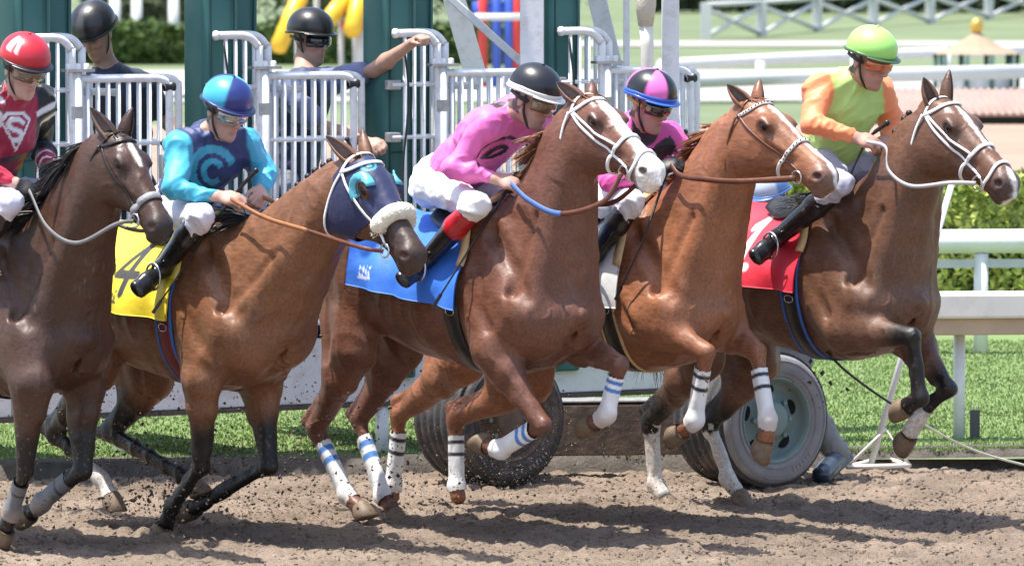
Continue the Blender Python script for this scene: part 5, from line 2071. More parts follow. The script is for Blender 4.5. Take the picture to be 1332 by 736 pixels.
# ------------------------------------------------------------------ saddles and bridles
M_LEATHER_B = mat('black_leather', (.014, .013, .013), rough=.38, var=.2, vscale=20, bump=.2, bscale=60)
M_LEATHER_BR = mat('brown_leather', (.13, .045, .022), rough=.4, var=.2, vscale=20, bump=.2, bscale=60)
M_LEATHER_T = mat('tan_leather', (.36, .15, .06), rough=.45, var=.15, vscale=20)
M_NYLON_W = mat('white_nylon', (.78, .78, .78), rough=.45, var=.06, vscale=30, bump=.15, bscale=90)
M_RUBBER_G = mat('grey_rubber', (.16, .16, .16), rough=.6, var=.15, vscale=30)
M_FOAM = mat('tan_foam', (.62, .44, .22), rough=.8, var=.12, vscale=20, bump=.3, bscale=60)
M_BLUEB = mat('blue_binding', (.03, .12, .42), rough=.5, var=.1)
M_SADCL = mat('saddle_cloth', (1, 1, 1), rough=.6, var=.07, vscale=10, vcol=True, bump=.3, bscale=18)
M_FLEECE = mat('fleece', (.80, .74, .60), rough=1, var=.12, vscale=60, bump=1.0, bscale=120, sheen=.4)


def cast(H, us, als, side):
    """points of the trunk's skin at stations us and angles als (0 = spine) on one side"""
    dz = H['dz']
    pr = [q for q in H['B'].p if not q.sub and q.hi[0] > us.min() - .1 and q.lo[0] < us.max() + .1 and q.hi[2] > .8 + dz]
    B = Body(pr)
    c = np.stack([us, us * 0, us * 0 + 1.22 + dz], 1)
    d = np.stack([als * 0, side * np.sin(als), np.cos(als)], 1)
    lo_, hi_ = np.full((len(us), len(als)), .04), np.full((len(us), len(als)), .62)
    for _ in range(9):
        m = (lo_ + hi_) / 2
        P = c[:, None, :] + d[None] * m[..., None]
        ins = B.ev(P.astype(np.float32)) < 0
        lo_, hi_ = np.where(ins, m, lo_), np.where(ins, hi_, m)
    return c[:, None, :] + d[None] * lo_[..., None]


def saddle(H, u0, u1, zb0, zb1, colf, girth=M_LEATHER_B, edge=None, pad=M_FOAM, label='', stirR=None, seatu=(-.14, -.42), gu=-.05):
    F = H['F']
    root = empty('racing_saddle', F.world((-.3, 0, 1.2 + H['dz'])), F.rz)
    tag(root, label, 'saddle', 'racing saddles on the galloping horses')
    b = V3(-.3, 0, 1.2 + H['dz'])
    nu, ns = 60, 50
    als = np.linspace(0, R(118), 50)
    allV, allF, allC = [], [], []
    for side in (-1, 1):
        nu, ns = (112, 84) if side < 0 else (34, 26)
        us = np.linspace(u0, u1, nu)
        G = cast(H, us, als, side)
        out = np.zeros((nu, ns, 3))
        for i in range(nu):
            g = G[i].copy()
            # below the widest place cloth hangs straight
            y = np.maximum.accumulate(np.abs(g[:, 1]))
            g[:, 1] = side * y
            t = (us[i] - u0) / (u1 - u0)
            zb = zb0 + (zb1 - zb0) * t
            k = np.argmax(g[:, 2] < zb) if (g[:, 2] < zb).any() else len(g) - 1
            f = (g[k - 1, 2] - zb) / max(g[k - 1, 2] - g[k, 2], 1e-6)
            g = np.concatenate([g[:k], [g[k - 1] + (g[k] - g[k - 1]) * f]])
            s = np.concatenate([[0], np.cumsum(np.linalg.norm(np.diff(g, axis=0), axis=1))])
            for j in range(3):
                out[i, :, j] = np.interp(np.linspace(0, s[-1], ns), s, g[:, j])
        sg = np.linspace(0, 1, ns)[None, :]
        tu = np.linspace(0, 1, nu)[:, None]
        fl = .018 + .042 * sg ** 2 * (.5 + .5 * np.sin(out[..., 0] * 21 + 1.0 + 2.0 * vnoise(out.reshape(-1, 3), 3).reshape(nu, ns))) + .05 * np.clip(tu - .72, 0, 1) * sg ** 2
        fl = fl + .014 * fbm(out.reshape(-1, 3), 6, 2).reshape(nu, ns) * sg
        cen = np.stack([out[..., 0], out[..., 0] * 0, out[..., 0] * 0 + 1.15 + H['dz']], -1)
        n = out - cen
        n /= np.linalg.norm(n, axis=-1, keepdims=True)
        P = (out + n * fl[..., None]).reshape(-1, 3)
        P2 = (out + n * (fl[..., None] - .006)).reshape(-1, 3)
        a = np.arange(nu * ns).reshape(nu, ns)
        q = np.stack([a[:-1, :-1].ravel(), a[1:, :-1].ravel(), a[1:, 1:].ravel(), a[:-1, 1:].ravel()], 1)
        o_ = sum(len(v) for v in allV)
        f1 = q if side > 0 else q[:, ::-1]
        ring = np.concatenate([a[0, :], a[1:, -1], a[-1, ::-1][1:]])
        m_ = nu * ns
        rq = np.stack([ring[:-1], ring[1:], ring[1:] + m_, ring[:-1] + m_], 1)
        allF.append(np.concatenate([f1, rq]) + o_)
        allV.append(np.concatenate([P, P2]))
        c = colf(P[:, 0], P[:, 2], np.full(len(P), side), np.repeat(np.linspace(0, 1, nu), ns), np.tile(np.linspace(0, 1, ns), nu))
        allC.append(np.concatenate([c, c * .9]))
        # front pad roll
        if pad is not None:
            i0 = 0
            L_ = out[2] + n[2] * .028
            mb = MB()
            ribbon(mb, L_[2:int(ns * .72):3] - b, n[2][2:int(ns * .72):3], .045, .012)
            mb.build('foam_pad', pad, root)
    mesh_obj('saddle_cloth', np.concatenate(allV) - b, np.concatenate(allF), M_SADCL, root, np.clip(np.concatenate(allC), .004, 1))
    # girth
    als2 = np.concatenate([np.linspace(R(60), R(180), 26)])
    gus = np.array([gu - .05, gu - .02, gu + .02, gu + .05])
    Pn = cast(H, np.array([gu - .03, gu + .03]), als2, -1)
    Pf = cast(H, np.array([gu - .03, gu + .03]), als2[::-1], 1)
    lineP = np.concatenate([Pn.mean(0), Pf.mean(0)[1:]])
    cen = np.array([gu, 0, 1.2 + H['dz']])
    N_ = lineP - cen
    N_[:, 0] = 0
    N_ /= np.linalg.norm(N_, axis=1, keepdims=True)
    mb = MB(); ribbon(mb, lineP + N_ * .008 - b, N_, .105, .006); gr = mb.build('girth', girth, root)
    if edge is not None:
        for e in (-1, 1):
            mb = MB(); ribbon(mb, lineP + N_ * .0095 - b + (e * .052, 0, 0), N_, .016, .006); mb.build('girth_edge', edge, gr)
    for t in (6, 9, 11):
        p = lineP[t] + N_[t] * .017 - b
        tg = nrm(lineP[t + 1] - lineP[t - 1])
        loop = [p + tg * .018 * math.sin(w) + V3(1, 0, 0) * .030 * math.cos(w) for w in np.linspace(0, 6.283, 13)]
        mb = MB(); mb.tube(loop, .003, 6, cap=False); mb.build('buckle', M_STEEL, gr)
    # seat: a light racing tree
    mb = MB()
    vs, fs = [], []
    n1, n2 = 14, 11
    cs = cast(H, np.linspace(seatu[0], seatu[1], n1), np.linspace(0, R(28), 6), -1)
    cf = cast(H, np.linspace(seatu[0], seatu[1], n1), np.linspace(0, R(28), 6), 1)
    for i in range(n1):
        t = i / (n1 - 1)
        lift = .030 + .022 * (2 * t - 1) ** 2 + .01 * t
        narrow = .55 + .45 * math.sin(math.pi * min(1, .25 + .75 * t))
        row = np.concatenate([cs[i][::-1], cf[i][1:]])
        for j, p in enumerate(row):
            k = abs(j - 5) / 5
            vs.append(np.array((p[0], p[1] * narrow, p[2] + (0.35 * (1 - narrow)) * k * .25)) + (0, 0, lift * (1 - .6 * k)) - b + (0, np.sign(p[1]) * .02, .0))
    for i in range(n1 - 1):
        for j in range(n2 - 1):
            fs.append((i * n2 + j, (i + 1) * n2 + j, (i + 1) * n2 + j + 1, i * n2 + j + 1))
    mb.add(vs, fs)
    o = mb.build('seat', M_LEATHER_B, root)
    md = o.modifiers.new('thick', 'SOLIDIFY'); md.thickness = .014; md.offset = -1
    # stirrups
    for s, st in ((-1, stirR), (1, None if stirR is None else np.asarray(stirR) * (1, -1, 1))):
        if st is None:
            continue
        st = np.asarray(st, float)
        tp = cast(H, np.array([-.14]), np.array([R(30)]), s)[0, 0] + V3(0, s * .05, .02)
        mb = MB(); mid_ = (tp + st) / 2 + V3(0, s * .04, 0)
        C_ = crom([tp, mid_, st + V3(0, 0, .10)], 6)
        ribbon(mb, C_ - b, [V3(0, s, .2)] * len(C_), .022, .003)
        mb.build('stirrup_leather', M_LEATHER_B, root)
        mb = MB()
        ring = [st + V3(.0, 0, .10) + V3(.055 * math.sin(w) * (1 if math.cos(w) > -.4 else 1.05), 0, .062 * math.cos(w) - .055) for w in np.linspace(0, 6.283, 17)]
        mb.tube([p - b for p in ring], .0055, 8, cap=False)
        mb.build('stirrup_iron', M_STEEL, root)
    return root


def bridle(H, m, rein_pts, rein_m=None, noseband=True, brow=None, nosem=None, wide=.0145, off=.004, rein_m2=None, extra=True, reinflat=.019, cheek=True, figure8=False, brow_on=True):
    root = H['root']
    F = H['F']
    br = strap(H, [(.035, -.084, -.03), (.02, -.066, .02), (.015, -.03, .058), (.015, 0, .066), (.015, .03, .058), (.02, .066, .02), (.035, .084, -.03)], wide, .003, root, 'bridle', m, off=off)
    nb = nosem or m
    if brow_on:
        strap(H, [(.035, -.086, -.02), (.065, -.082, .03), (.085, -.045, .070), (.09, 0, .082), (.085, .045, .070), (.065, .082, .03), (.035, .086, -.02)], wide * 1.15, .005, br, 'browband', brow or m, off=off)
    for s in (-1, 1):
        if cheek:
            strap(H, [(.035, s * .086, -.02), (.14, s * .092, -.035), (.28, s * .082, -.045), (.40, s * .066, -.05), (.475, s * .062, -.056)], wide * .9, .003, br, 'cheekpiece', m, off=off)
        P = crom(np.array([H['hp'](*q) for q in ((.03, s * .096, -.02), (.042, s * .106, -.10), (.065, s * .106, -.19), (.10, s * .106, -.262), (.13, s * .075, -.318), (.14, 0, -.338))]), 6)
        mb = MB(); ribbon(mb, P, [H['MH'] @ V3(0, s, -.02 - .9 * (i_ / len(P)) ** 3) for i_ in range(len(P))], wide * .8, .004); mb.build('throatlatch', m, br)
        # bit ring
        c = H['hp'](.482, s * .080, -.076)
        M = H['MH']
        ringp = [c + M @ (.030 * V3(math.cos(w), 0, math.sin(w))) for w in np.linspace(0, 6.283, 17)]
        mb = MB(); mb.tube(ringp, .0048, 8, cap=False); mb.build('bit_ring', M_STEEL, br)
        if noseband:
            pass
    if noseband:
        strap(H, [(.375, 0, .060), (.375, -.045, .045), (.37, -.07, -.01), (.355, -.07, -.07), (.345, -.04, -.125), (.34, 0, -.14), (.345, .04, -.125), (.355, .07, -.07), (.37, .07, -.01), (.375, .045, .045)],
              wide * 1.25, .005, br, 'noseband', nb, closed=True)
    if figure8:
        strap(H, [(.50, 0, .052), (.505, -.042, .038), (.515, -.06, -.01), (.505, -.058, -.06), (.49, -.035, -.10), (.485, 0, -.108), (.49, .035, -.10), (.505, .058, -.06), (.515, .06, -.01), (.505, .042, .038)],
              wide * 1.1, .005, br, 'drop_noseband', nb, closed=True)
        for s in (-1, 1):
            strap(H, [(.05, s * .088, -.01), (.15, s * .094, -.01), (.25, s * .086, -.012), (.36, s * .070, .0)], wide * .8, .003, br, 'side_strap', m, off=off)
    for s in (-1, 1):
        hand = rein_pts[0 if s < 0 else 1]
        bit = H['hp'](.482, s * .086, -.078)
        pts = [bit] + [np.asarray(p, float) for p in hand]
        if rein_m2 is None:
            rein_tube(br, pts, reinflat, 'rein', rein_m or m)
        else:
            C_ = crom(pts, 10)
            k_ = int(len(C_) * .5)
            rein_tube(br, C_[:k_ + 1], reinflat, 'rein', rein_m2, 1)
            rein_tube(br, C_[k_:], reinflat * 1.1, 'rein_grip', rein_m, 1)
    return br


M_MANE_B = hair_mat('mane_black', (.012, .010, .010))
M_MANE_C = hair_mat('mane_chestnut', (.20, .075, .032))


def mane(H, m, t0, t1, n, length, flow, width=.012, braid=False, seed=1, grav=.7, jit=.22, forelock=True):
    rg = np.random.default_rng(seed)
    roots, dirs = [], []
    for i in range(int(n * 2.6)):
        t = rg.uniform(t0, t1)
        p, up, fw = H['crest'](t, -.012)
        p = p + V3(0, rg.normal(0, .012), 0)
        roots.append(p)
        dirs.append(up * rg.uniform(.05, .28) + np.asarray(flow) * rg.uniform(.8, 1.2))
    o = hairs(H['root'], 'mane', m, roots, dirs, length, width * .62, curl=.22, grav=grav, jit=jit * .8, n=6, seed=seed, lock=24)
    if forelock:
        rr, dd = [], []
        for i in range(30):
            rr.append(H['hp'](.015 + rg.uniform(-.01, .01), rg.normal(0, .018), .062))
            dd.append(H['MH'] @ V3(1.0, rg.normal(0, .4), .12))
        hairs(H['root'], 'forelock', m, rr, dd, .07, .008, curl=.4, grav=.2, jit=.15, seed=seed + 5)
    return o


def braids(H, m, t0, t1, n, seed=2):
    """row of plaited knots along the crest"""
    rg = np.random.default_rng(seed)
    o = None
    for i in range(n):
        p, up, fw = H['crest'](t0 + (t1 - t0) * i / (n - 1), .004)
        mb = MB()
        mb.tube([p - up * .02, p + up * .018 + fw * rg.normal(0, .006)], [.010, .008], 8)
        mb.ellip(p + up * .028 + V3(0, rg.normal(0, .006), 0), (.017, .016, .016), None, 10, 7)
        mb.build('mane_knot', m, H['root'])


def tail(H, m, flow, length=.5, n=360, seed=4):
    rg = np.random.default_rng(seed)
    b = H['T']((-1.165, 0, 1.36))
    d = nrm(np.asarray(flow, float))
    mb = MB(); mb.tube([b + V3(.06, 0, 0), b + d * .12, b + d * .26 + V3(0, 0, -.03)], [.035, .028, .015], 8)
    o = mb.build('tail', m, H['root'])
    roots = [b + d * rg.uniform(.02, .28) + rg.normal(0, .016, 3) for _ in range(n)]
    hairs(o, 'tail_hair', m, roots, [d] * n, length, .006, curl=.3, grav=1.0, jit=.16, n=7, seed=seed, lock=20)


def leg_wrap(H, key, stripes, col=(.74, .74, .74), t0=.18, t1=1.0, stripecol=(.03, .04, .06), name='leg_wrap', extend=.45):
    """white leg wrap round cannon and fetlock, with coloured stripes near its top"""
    J = H['legs'][key]
    b, c, e = J[1], J[2], J[3]
    fw = lambda d: nrm(np.cross(d, (0, 1.0, 0)))
    d1, d2 = nrm(c - b), nrm(e - c)
    # wrapped surface from the leg itself, swollen a little
    pr = [q for q in H['B'].p if (q.hi - q.lo).max() < .5 and not q.sub and np.linalg.norm(np.clip((b + c) / 2, q.lo, q.hi) - (b + c) / 2) < .25]
    L_ = np.linalg.norm(c - b)
    bx = (np.minimum(np.minimum(b, c), e) - .09, np.maximum(np.maximum(b, c), e) + .09)
    V, Fc = Body(pr).mesh(.006, off=.008, smooth=2, box=bx)
    t = ((V - b) @ d1) / L_
    dist = np.linalg.norm(V - (b + np.clip(t, 0, 1)[:, None] * (c - b)), axis=1)
    low = (V - c) @ d2
    ok = (t > t0) & (dist < .085) & (low < extend * np.linalg.norm(e - c) * .62)
    V2, F2, ix = keep_faces(V, Fc, ok)
    t = t[ix]
    colr = np.tile(np.array(col, float), (len(V2), 1)) * (1 + .06 * fbm(V2, 16)[:, None])
    wv = .012 * np.sin(V2[:, 1] * 60)
    for a_, b_ in stripes:
        m = sstep(a_ - .012, a_ + .004, t + wv * .3) * sstep(b_ + .012, b_ - .004, t + wv * .3)
        colr = mixc(colr, m, stripecol)
    dm = sstep(.75, 1.15, t + .25 * fbm(V2, 9)) * .55
    colr = mixc(colr, dm, (.36, .27, .21))
    return mesh_obj(name, V2, F2, M_CLOTH, H['root'], np.clip(colr, .01, 1))
# ------------------------------------------------------------------ riders
def jock(F, hd, hface, px, base=(-.35, 0, 1.45), roll=0.0):
    """joints from the photograph's points, each on its own plane beside the horse's spine"""
    hc = F.px(*hd, px.get('hv', 0.0))
    M = head_frame(hface, roll)
    j = {'head': hc - M[:, 2] * .066}
    V_ = dict(neck=0, chest=0, belly=0, pelvis=0, shR=-.165, shL=.165, elR=-.29, elL=.28, haR=-.125, haL=.12, knR=-.27, anR=-.29, toR=-.34)
    for k, v in V_.items():
        if k in px:
            q = px[k]
            j[k] = F.px(q[0], q[1], q[2] if len(q) > 2 else v)
    j['toR'] = j['anR'] + V3(.035, -.155, -.075)
    for s, k in ((-1, 'R'), (1, 'L')):
        j['hip' + k] = j['pelvis'] + V3(.03, s * .085, -.02)
    for a in ('kn', 'an', 'to'):
        if a + 'L' not in j:
            j[a + 'L'] = j[a + 'R'] * (1, -1, 1)
    return j


def camdir(F):
    return F.M @ V3(0, -1, .06)


CAMN = lambda F: nrm(F.M @ V3(0, -1, .10))
FH = {k: h['F'] for k, h in HORSES.items()}

# ---- rider 1: crimson and black with a white shield
F = FH['h1']
CR, BK, WH = (.36, .012, .05), (.012, .012, .014), (.75, .75, .76)


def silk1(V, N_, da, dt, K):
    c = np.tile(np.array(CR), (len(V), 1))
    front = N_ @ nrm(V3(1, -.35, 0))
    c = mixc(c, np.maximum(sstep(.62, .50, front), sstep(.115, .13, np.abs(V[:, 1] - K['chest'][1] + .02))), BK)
    arm = sstep(.006, -.006, da - dt + .01)
    c = mixc(c, arm, BK)
    for q in 'RL':
        sh, el = K['sh' + q], K['el' + q]
        t = ((V - sh) @ (el - sh)) / ((el - sh) @ (el - sh))
        near = np.linalg.norm(V - sh, axis=1) < .17
        for a_ in (.0, .22):
            c = mixc(c, sstep(.055, .03, np.abs(t - a_ + .9 * V[:, 0] - .9 * sh[0])) * near * (da - dt < .03), WH)
    for s in 'RL':
        el, ha = K['el' + s], K['ha' + s]
        t = ((V - el) @ (ha - el)) / ((ha - el) @ (ha - el))
        nearf = (np.linalg.norm(V - (el + np.clip(t, 0, 1)[:, None] * (ha - el)), axis=1) < .075)
        lowm = nearf & (t > (.30 if s == 'L' else .05))
        c = mixc(c, lowm.astype(float), (.50, .015, .05) if s == 'R' else BK)
        if s == 'L':
            for a_, b_, cc in ((.42, .52, CR), (.52, .57, WH), (.57, .66, CR), (.66, .70, WH), (.70, .90, CR)):
                c = mixc(c, nearf * (t > a_) * (t < b_), cc)
    ctr = F.px(25, 170, -.04) - V3(*J1['base'])
    P, m = decal_uv(V, N_, ctr, CAMN(F) * .55 + V3(.6, 0, .1), V3(-.15, 0, 1))
    P = P / .092
    sh = [(-.9, .62), (-.55, .95), (.55, .95), (.9, .62), (.0, -1.0)]
    shi = [(x * .80, y * .80 + .02) for x, y in sh]
    o_, i_ = inpoly(P, sh) & m, inpoly(P, shi) & m
    c = mixc(c, o_.astype(float), WH)
    c = mixc(c, i_.astype(float), CR)
    S = [(.42, .45), (.10, .62), (-.32, .55), (-.42, .32), (-.20, .12), (.20, .0), (.30, -.22), (.05, -.42), (-.22, -.40)]
    sm = crom(np.array([(a, b, 0) for a, b in S]), 4)[:, :2]
    c = mixc(c, sstep(.15, .10, stroke(P, sm)) * m * i_, WH)
    return c


def helm1(th, ph, p):
    a = math.degrees(th)
    a = a - 360 if a > 180 else a
    r = ((a + 78) / 24) ** 2 + ((math.degrees(ph) - 52) / 24) ** 2
    if r < 1 and abs(math.sin(a * .22)) > .25:
        return (.75, .72, .72)
    return (.52, .02, .035)


J1 = dict(base=(-.35, 0, 1.45), label='jockey in crimson and black silks with a white shield on the chest', face=(1, -.05, -.38), group='jockeys riding out of the gate',
          j=jock(F, (34, 72), (1, -.05, -.38), dict(neck=(16, 126), chest=(6, 170), belly=(-16, 216), pelvis=(-36, 250), shR=(-24, 142), shL=(52, 132), elR=(-22, 222), haR=(40, 247),
                 elL=(54, 190), haL=(67, 226), knR=(14, 262), anR=(-30, 330), toR=(-55, 345))),
          silk=silk1, helm=helm1, helmkw=dict(rim=(.02, .015, .02)), gog=dict(lens=M_LENS_C, frame=mat('brown_frame', (.10, .06, .035), rough=.3), disc=mat('tan_disc', (.35, .25, .13))),
          glove=(.015, .014, .013), breech=(.62, .62, .74), skin=(.52, .31, .25), stubble=.05)
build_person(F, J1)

# ---- rider 2: navy body, sky blue sleeves, ringed C
F = FH['h2']
NV, SK = (.018, .035, .125), (.045, .36, .50)


def silk2(V, N_, da, dt, K):
    c = np.tile(np.array(NV), (len(V), 1))
    c = mixc(c, sstep(.008, -.008, da - dt + .040), SK)
    ctr = F.px(276, 222, -.10) - V3(*J2['base'])
    P, m = decal_uv(V, N_, ctr, CAMN(F), V3(.1, 0, 1))
    r = np.linalg.norm(P * (1, .92), axis=1)
    ang = np.degrees(np.arctan2(P[:, 1], P[:, 0]))
    m = m & (da - dt > -.045)
    ring = (r < .112) & (r > .076) & ~((np.abs(ang + 8) < 34))
    c2 = (r < .056) & (r > .030) & ~((np.abs(ang + 8) < 42))
    c = mixc(c, ((ring | c2) & m).astype(float), SK)
    return c


def helm2(th, ph, p):
    a = (math.degrees(th) + 45 + 720) % 180
    return (.06, .40, .60) if a > 90 else (.02, .035, .17)


J2 = dict(base=(-.35, 0, 1.40), label='jockey in navy and sky blue silks with a ringed letter C', face=(1, .02, -.42), group='jockeys riding out of the gate',
          j=jock(F, (298, 127), (1, .02, -.42), dict(neck=(277, 174), chest=(266, 210), belly=(247, 250), pelvis=(228, 270), shR=(236, 192), shL=(316, 188), elR=(226, 247), haR=(302, 258),
                 elL=(345, 224), haL=(338, 255), knR=(262, 283), anR=(212, 348), toR=(186, 366))),
          silk=silk2, helm=helm2, helmkw=dict(rim=(.02, .03, .12), band=None), gog=dict(lens=M_LENS_S, frame=mat('clear_frame', (.3, .3, .3), rough=.3)), skin=(.50, .29, .22), breech=(.72, .72, .80), stubble=.1)
build_person(F, J2)

# ---- rider 3: pink with black emblem
F = FH['h3']
PK = (.80, .16, .47)


def silk3(V, N_, da, dt, K):
    c = np.tile(np.array(PK), (len(V), 1))
    ctr = F.px(648, 196, -.14) - V3(*J3['base'])
    P, m = decal_uv(V, N_, ctr, CAMN(F) + V3(.2, 0, -.2), V3(-.35, 0, 1))
    P = P / .085
    arc = crom(np.array([(-1.2, -.55, 0), (-.9, .1, 0), (-.2, .42, 0), (.6, .45, 0), (1.15, .1, 0), (.9, -.35, 0)]), 5)[:, :2]
    inn = crom(np.array([(-.75, -.5, 0), (-.2, -.15, 0), (.35, -.05, 0), (.6, -.3, 0), (.1, -.5, 0), (-.5, -.62, 0)]), 5)[:, :2]
    m = m & (da > -.028)
    c = mixc(c, sstep(.13, .09, stroke(P, arc)) * m, (.02, .012, .02))
    c = mixc(c, sstep(.17, .12, stroke(P, inn)) * m, (.02, .012, .02))
    ct2 = K['shR'] * .55 + K['neck'] * .45 + V3(0, 0, .05)
    Q = V - ct2
    c = mixc(c, ((np.abs(Q @ nrm(K['shR'] - K['neck'])) < .032) & (np.abs(Q[:, 0] + .01) < .034) & (N_[:, 2] > .0)).astype(float), (.02, .018, .02))
    return c


def helm3(th, ph, p):
    return (.014, .014, .018)


def bt3(V, col, K):
    return col


J3 = dict(base=(-.35, 0, 1.45), label='jockey in bright pink silks and black helmet with a white band', face=(1, .30, -.42), group='jockeys riding out of the gate',
          j=jock(F, (699, 112), (1, .30, -.42), dict(neck=(668, 146), chest=(640, 174), belly=(604, 212), pelvis=(575, 234), shR=(634, 164), shL=(700, 162), elR=(590, 217), haR=(664, 238),
                 elL=(712, 208), haL=(694, 240), knR=(620, 266), anR=(556, 336), toR=(538, 358))),
          silk=silk3, helm=helm3, helmkw=dict(rim=(.70, .70, .68), band=(.72, .72, .70)), gog=dict(lens=M_LENS_C, frame=bpy.data.materials['brown_frame'], disc=bpy.data.materials['tan_disc']),
          skin=(.50, .29, .23), breech=(.80, .80, .79), boottop=(.42, .012, .02), hem=.35)
build_person(F, J3)

# ---- rider 4: pink with black script
F = FH['h4']


def silk4(V, N_, da, dt, K):
    c = np.tile(np.array((.72, .09, .36)), (len(V), 1))
    ctr = lerp(K['chest'], K['neck'], .45)
    d = np.linalg.norm(V - ctr, axis=1)
    c = mixc(c, sstep(.0, .01, .085 - np.linalg.norm(V - (K['neck'] + V3(.05, 0, -.01)), axis=1)), (.03, .012, .03))
    P, m = decal_uv(V, N_, F.px(862, 196, 0.0) - V3(*J4['base']), CAMN(F), V3(0, 0, 1))
    w = np.abs(P[:, 1] - .012 * np.sin(P[:, 0] * 130)) < .007
    c = mixc(c, (w & m & (np.abs(P[:, 0]) < .09)).astype(float), (.02, .012, .02))
    for s in 'RL':
        el, ha = K['el' + s], K['ha' + s]
        t = ((V - el) @ (ha - el)) / ((ha - el) @ (ha - el))
        c = mixc(c, ((t > .55) & (np.linalg.norm(V - ha, axis=1) < .2)).astype(float), (.02, .012, .015))
    return c


def helm4(th, ph, p):
    k = math.floor(((math.degrees(th) + 40 + 30) % 360) / 60)
    return (.80, .17, .50) if k % 2 == 0 else (.013, .013, .015)


J4 = dict(base=(-.35, 0, 1.45), label='jockey in pink with a black and pink panelled helmet edged in blue', face=(1, .04, -.34), group='jockeys riding out of the gate',
          j=jock(F, (849, 118), (1, .04, -.34), dict(neck=(826, 166), chest=(815, 208), belly=(785, 236), pelvis=(760, 252), shR=(790, 184), shL=(868, 180), elR=(792, 236), haR=(872, 214),
                 elL=(908, 212), haL=(893, 226), knR=(822, 264), anR=(776, 328), toR=(752, 345))),
          silk=silk4, helm=helm4, helmkw=dict(rim=(.03, .09, .42), band=(.04, .13, .50)), gog=dict(lens=M_LENS_D, frame=mat('dark_brown_frame', (.03, .02, .015), rough=.3), disc=bpy.data.materials['tan_disc'], strapm=mat('yellow_strap', (.5, .32, .08))),
          glove=(.014, .014, .015), skin=(.46, .26, .20), breech=(.72, .72, .74), stubble=.12)
build_person(F, J4)

# ---- rider 5: lime with orange sleeves
F = FH['h5']


def silk5(V, N_, da, dt, K):
    c = np.tile(np.array((.47, .70, .20)), (len(V), 1))
    return mixc(c, sstep(.008, -.008, da - dt + .016), (.88, .27, .11))


J5 = dict(base=(-.35, 0, 1.45), label='jockey in lime green silks with orange sleeves and lime helmet', face=(1, .12, -.34), group='jockeys riding out of the gate',
          j=jock(F, (1136, 62), (1, .12, -.34), dict(neck=(1110, 106), chest=(1098, 138), belly=(1086, 180), pelvis=(1074, 208), shR=(1066, 118), shL=(1144, 120), elR=(1056, 162), haR=(1130, 184),
                 elL=(1164, 168), haL=(1152, 188), knR=(1096, 240), anR=(1013, 308), toR=(982, 320))),
          silk=silk5, helm=lambda th, ph, p: (.36, .72, .16), helmkw=dict(rim=(.05, .12, .04), size=1.0), gog=dict(lens=M_LENS_O, frame=mat('grey_frame', (.2, .2, .2), rough=.3)),
          skin=(.46, .25, .19), breech=(.42, .42, .52))
build_person(F, J5)

# ------------------------------------------------------------------ tack on each horse
def plain(col, num=None, numcol=(0, 0, 0), cu=-.55, cz=1.30, h=.17, logo=None, dz=0.0):
    def f(u, z, side, tu, ts):
        c = np.tile(np.array(col, float), (len(u), 1))
        P = np.stack([(u - cu) * np.where(side < 0, 1, -1), z - cz - dz], 1) / (h / 2)
        if num == '4':
            s = stroke(P, [(.30, -1.0), (.30, 1.0)]), stroke(P, [(.30, 1.0), (-.62, -.28), (.75, -.28)])
            c = mixc(c, sstep(.21, .15, np.minimum(*s)), numcol)
        if num == '1':
            s = stroke(P, [(-.38, .62), (.05, .95), (.05, -.92)]), stroke(P, [(-.34, -.92), (.44, -.92)])
            c = mixc(c, sstep(.20, .14, np.minimum(*s)), numcol)
        if logo is not None:
            lu, lz, lc = logo
            Q = np.stack([(u - lu) * np.where(side < 0, 1, -1), z - lz - dz], 1)
            pat = (np.sin(Q[:, 0] * 210) + np.sin(Q[:, 1] * 190 + Q[:, 0] * 60) > .1) & (np.abs(Q[:, 0]) < .055) & (np.abs(Q[:, 1] - .01) < .022)
            bar = (np.abs(Q[:, 0]) < .058) & (np.abs(Q[:, 1] + .022) < .007)
            c = mixc(c, (pat | bar) * .9, lc)
        return c
    return f


D1, D2, D3, D4, D5 = [HORSES[k] for k in ('h1', 'h2', 'h3', 'h4', 'h5')]
foot = lambda j: j['anR'] * .55 + j['toR'] * .45 + V3(0, 0, -.05)
saddle(D1, .03, -.74, 1.14 + D1['dz'], 1.18 + D1['dz'], plain((.03, .16, .60)), label='light racing saddle on a blue cloth under the jockey in crimson', stirR=foot(J1['j']))
saddle(D2, .03, -.74, 1.14 + D2['dz'], 1.17 + D2['dz'], plain((.80, .62, .03), '4', (.03, .03, .03), -.35, 1.235 - D2['dz'], .235, (-.40, 1.10 - D2['dz'], (.03, .03, .03)), D2['dz']), girth=mat('maroon_girth', (.16, .015, .02), rough=.6), edge=M_BLUEB,
       pad=mat('yellow_pad', (.75, .60, .12), rough=.7), label='racing saddle on a yellow cloth bearing a black number 4', stirR=foot(J2['j']))
saddle(D3, .03, -.74, 1.12 + D3['dz'], 1.19 + D3['dz'], plain((.035, .16, .62), logo=(-.62, 1.255, (.6, .65, .7)), dz=D3['dz']), label='racing saddle on a plain royal blue cloth under the jockey in pink', stirR=foot(J3['j']))
saddle(D4, .13, -.70, 1.12 + D4['dz'], 1.16 + D4['dz'], plain((.72, .72, .70)), edge=M_FOAM, gu=.04, label='racing saddle on a white cloth under the panelled helmet rider', stirR=foot(J4['j']))
saddle(D5, .03, -.74, 1.14 + D5['dz'], 1.17 + D5['dz'], plain((.62, .02, .045), '1', (.78, .75, .75), -.36, 1.30 - D5['dz'], .235, (-.38, 1.165 - D5['dz'], (.75, .7, .7)), D5['dz']), edge=M_BLUEB,
       label='racing saddle on a red cloth bearing a white number 1', stirR=foot(J5['j']))

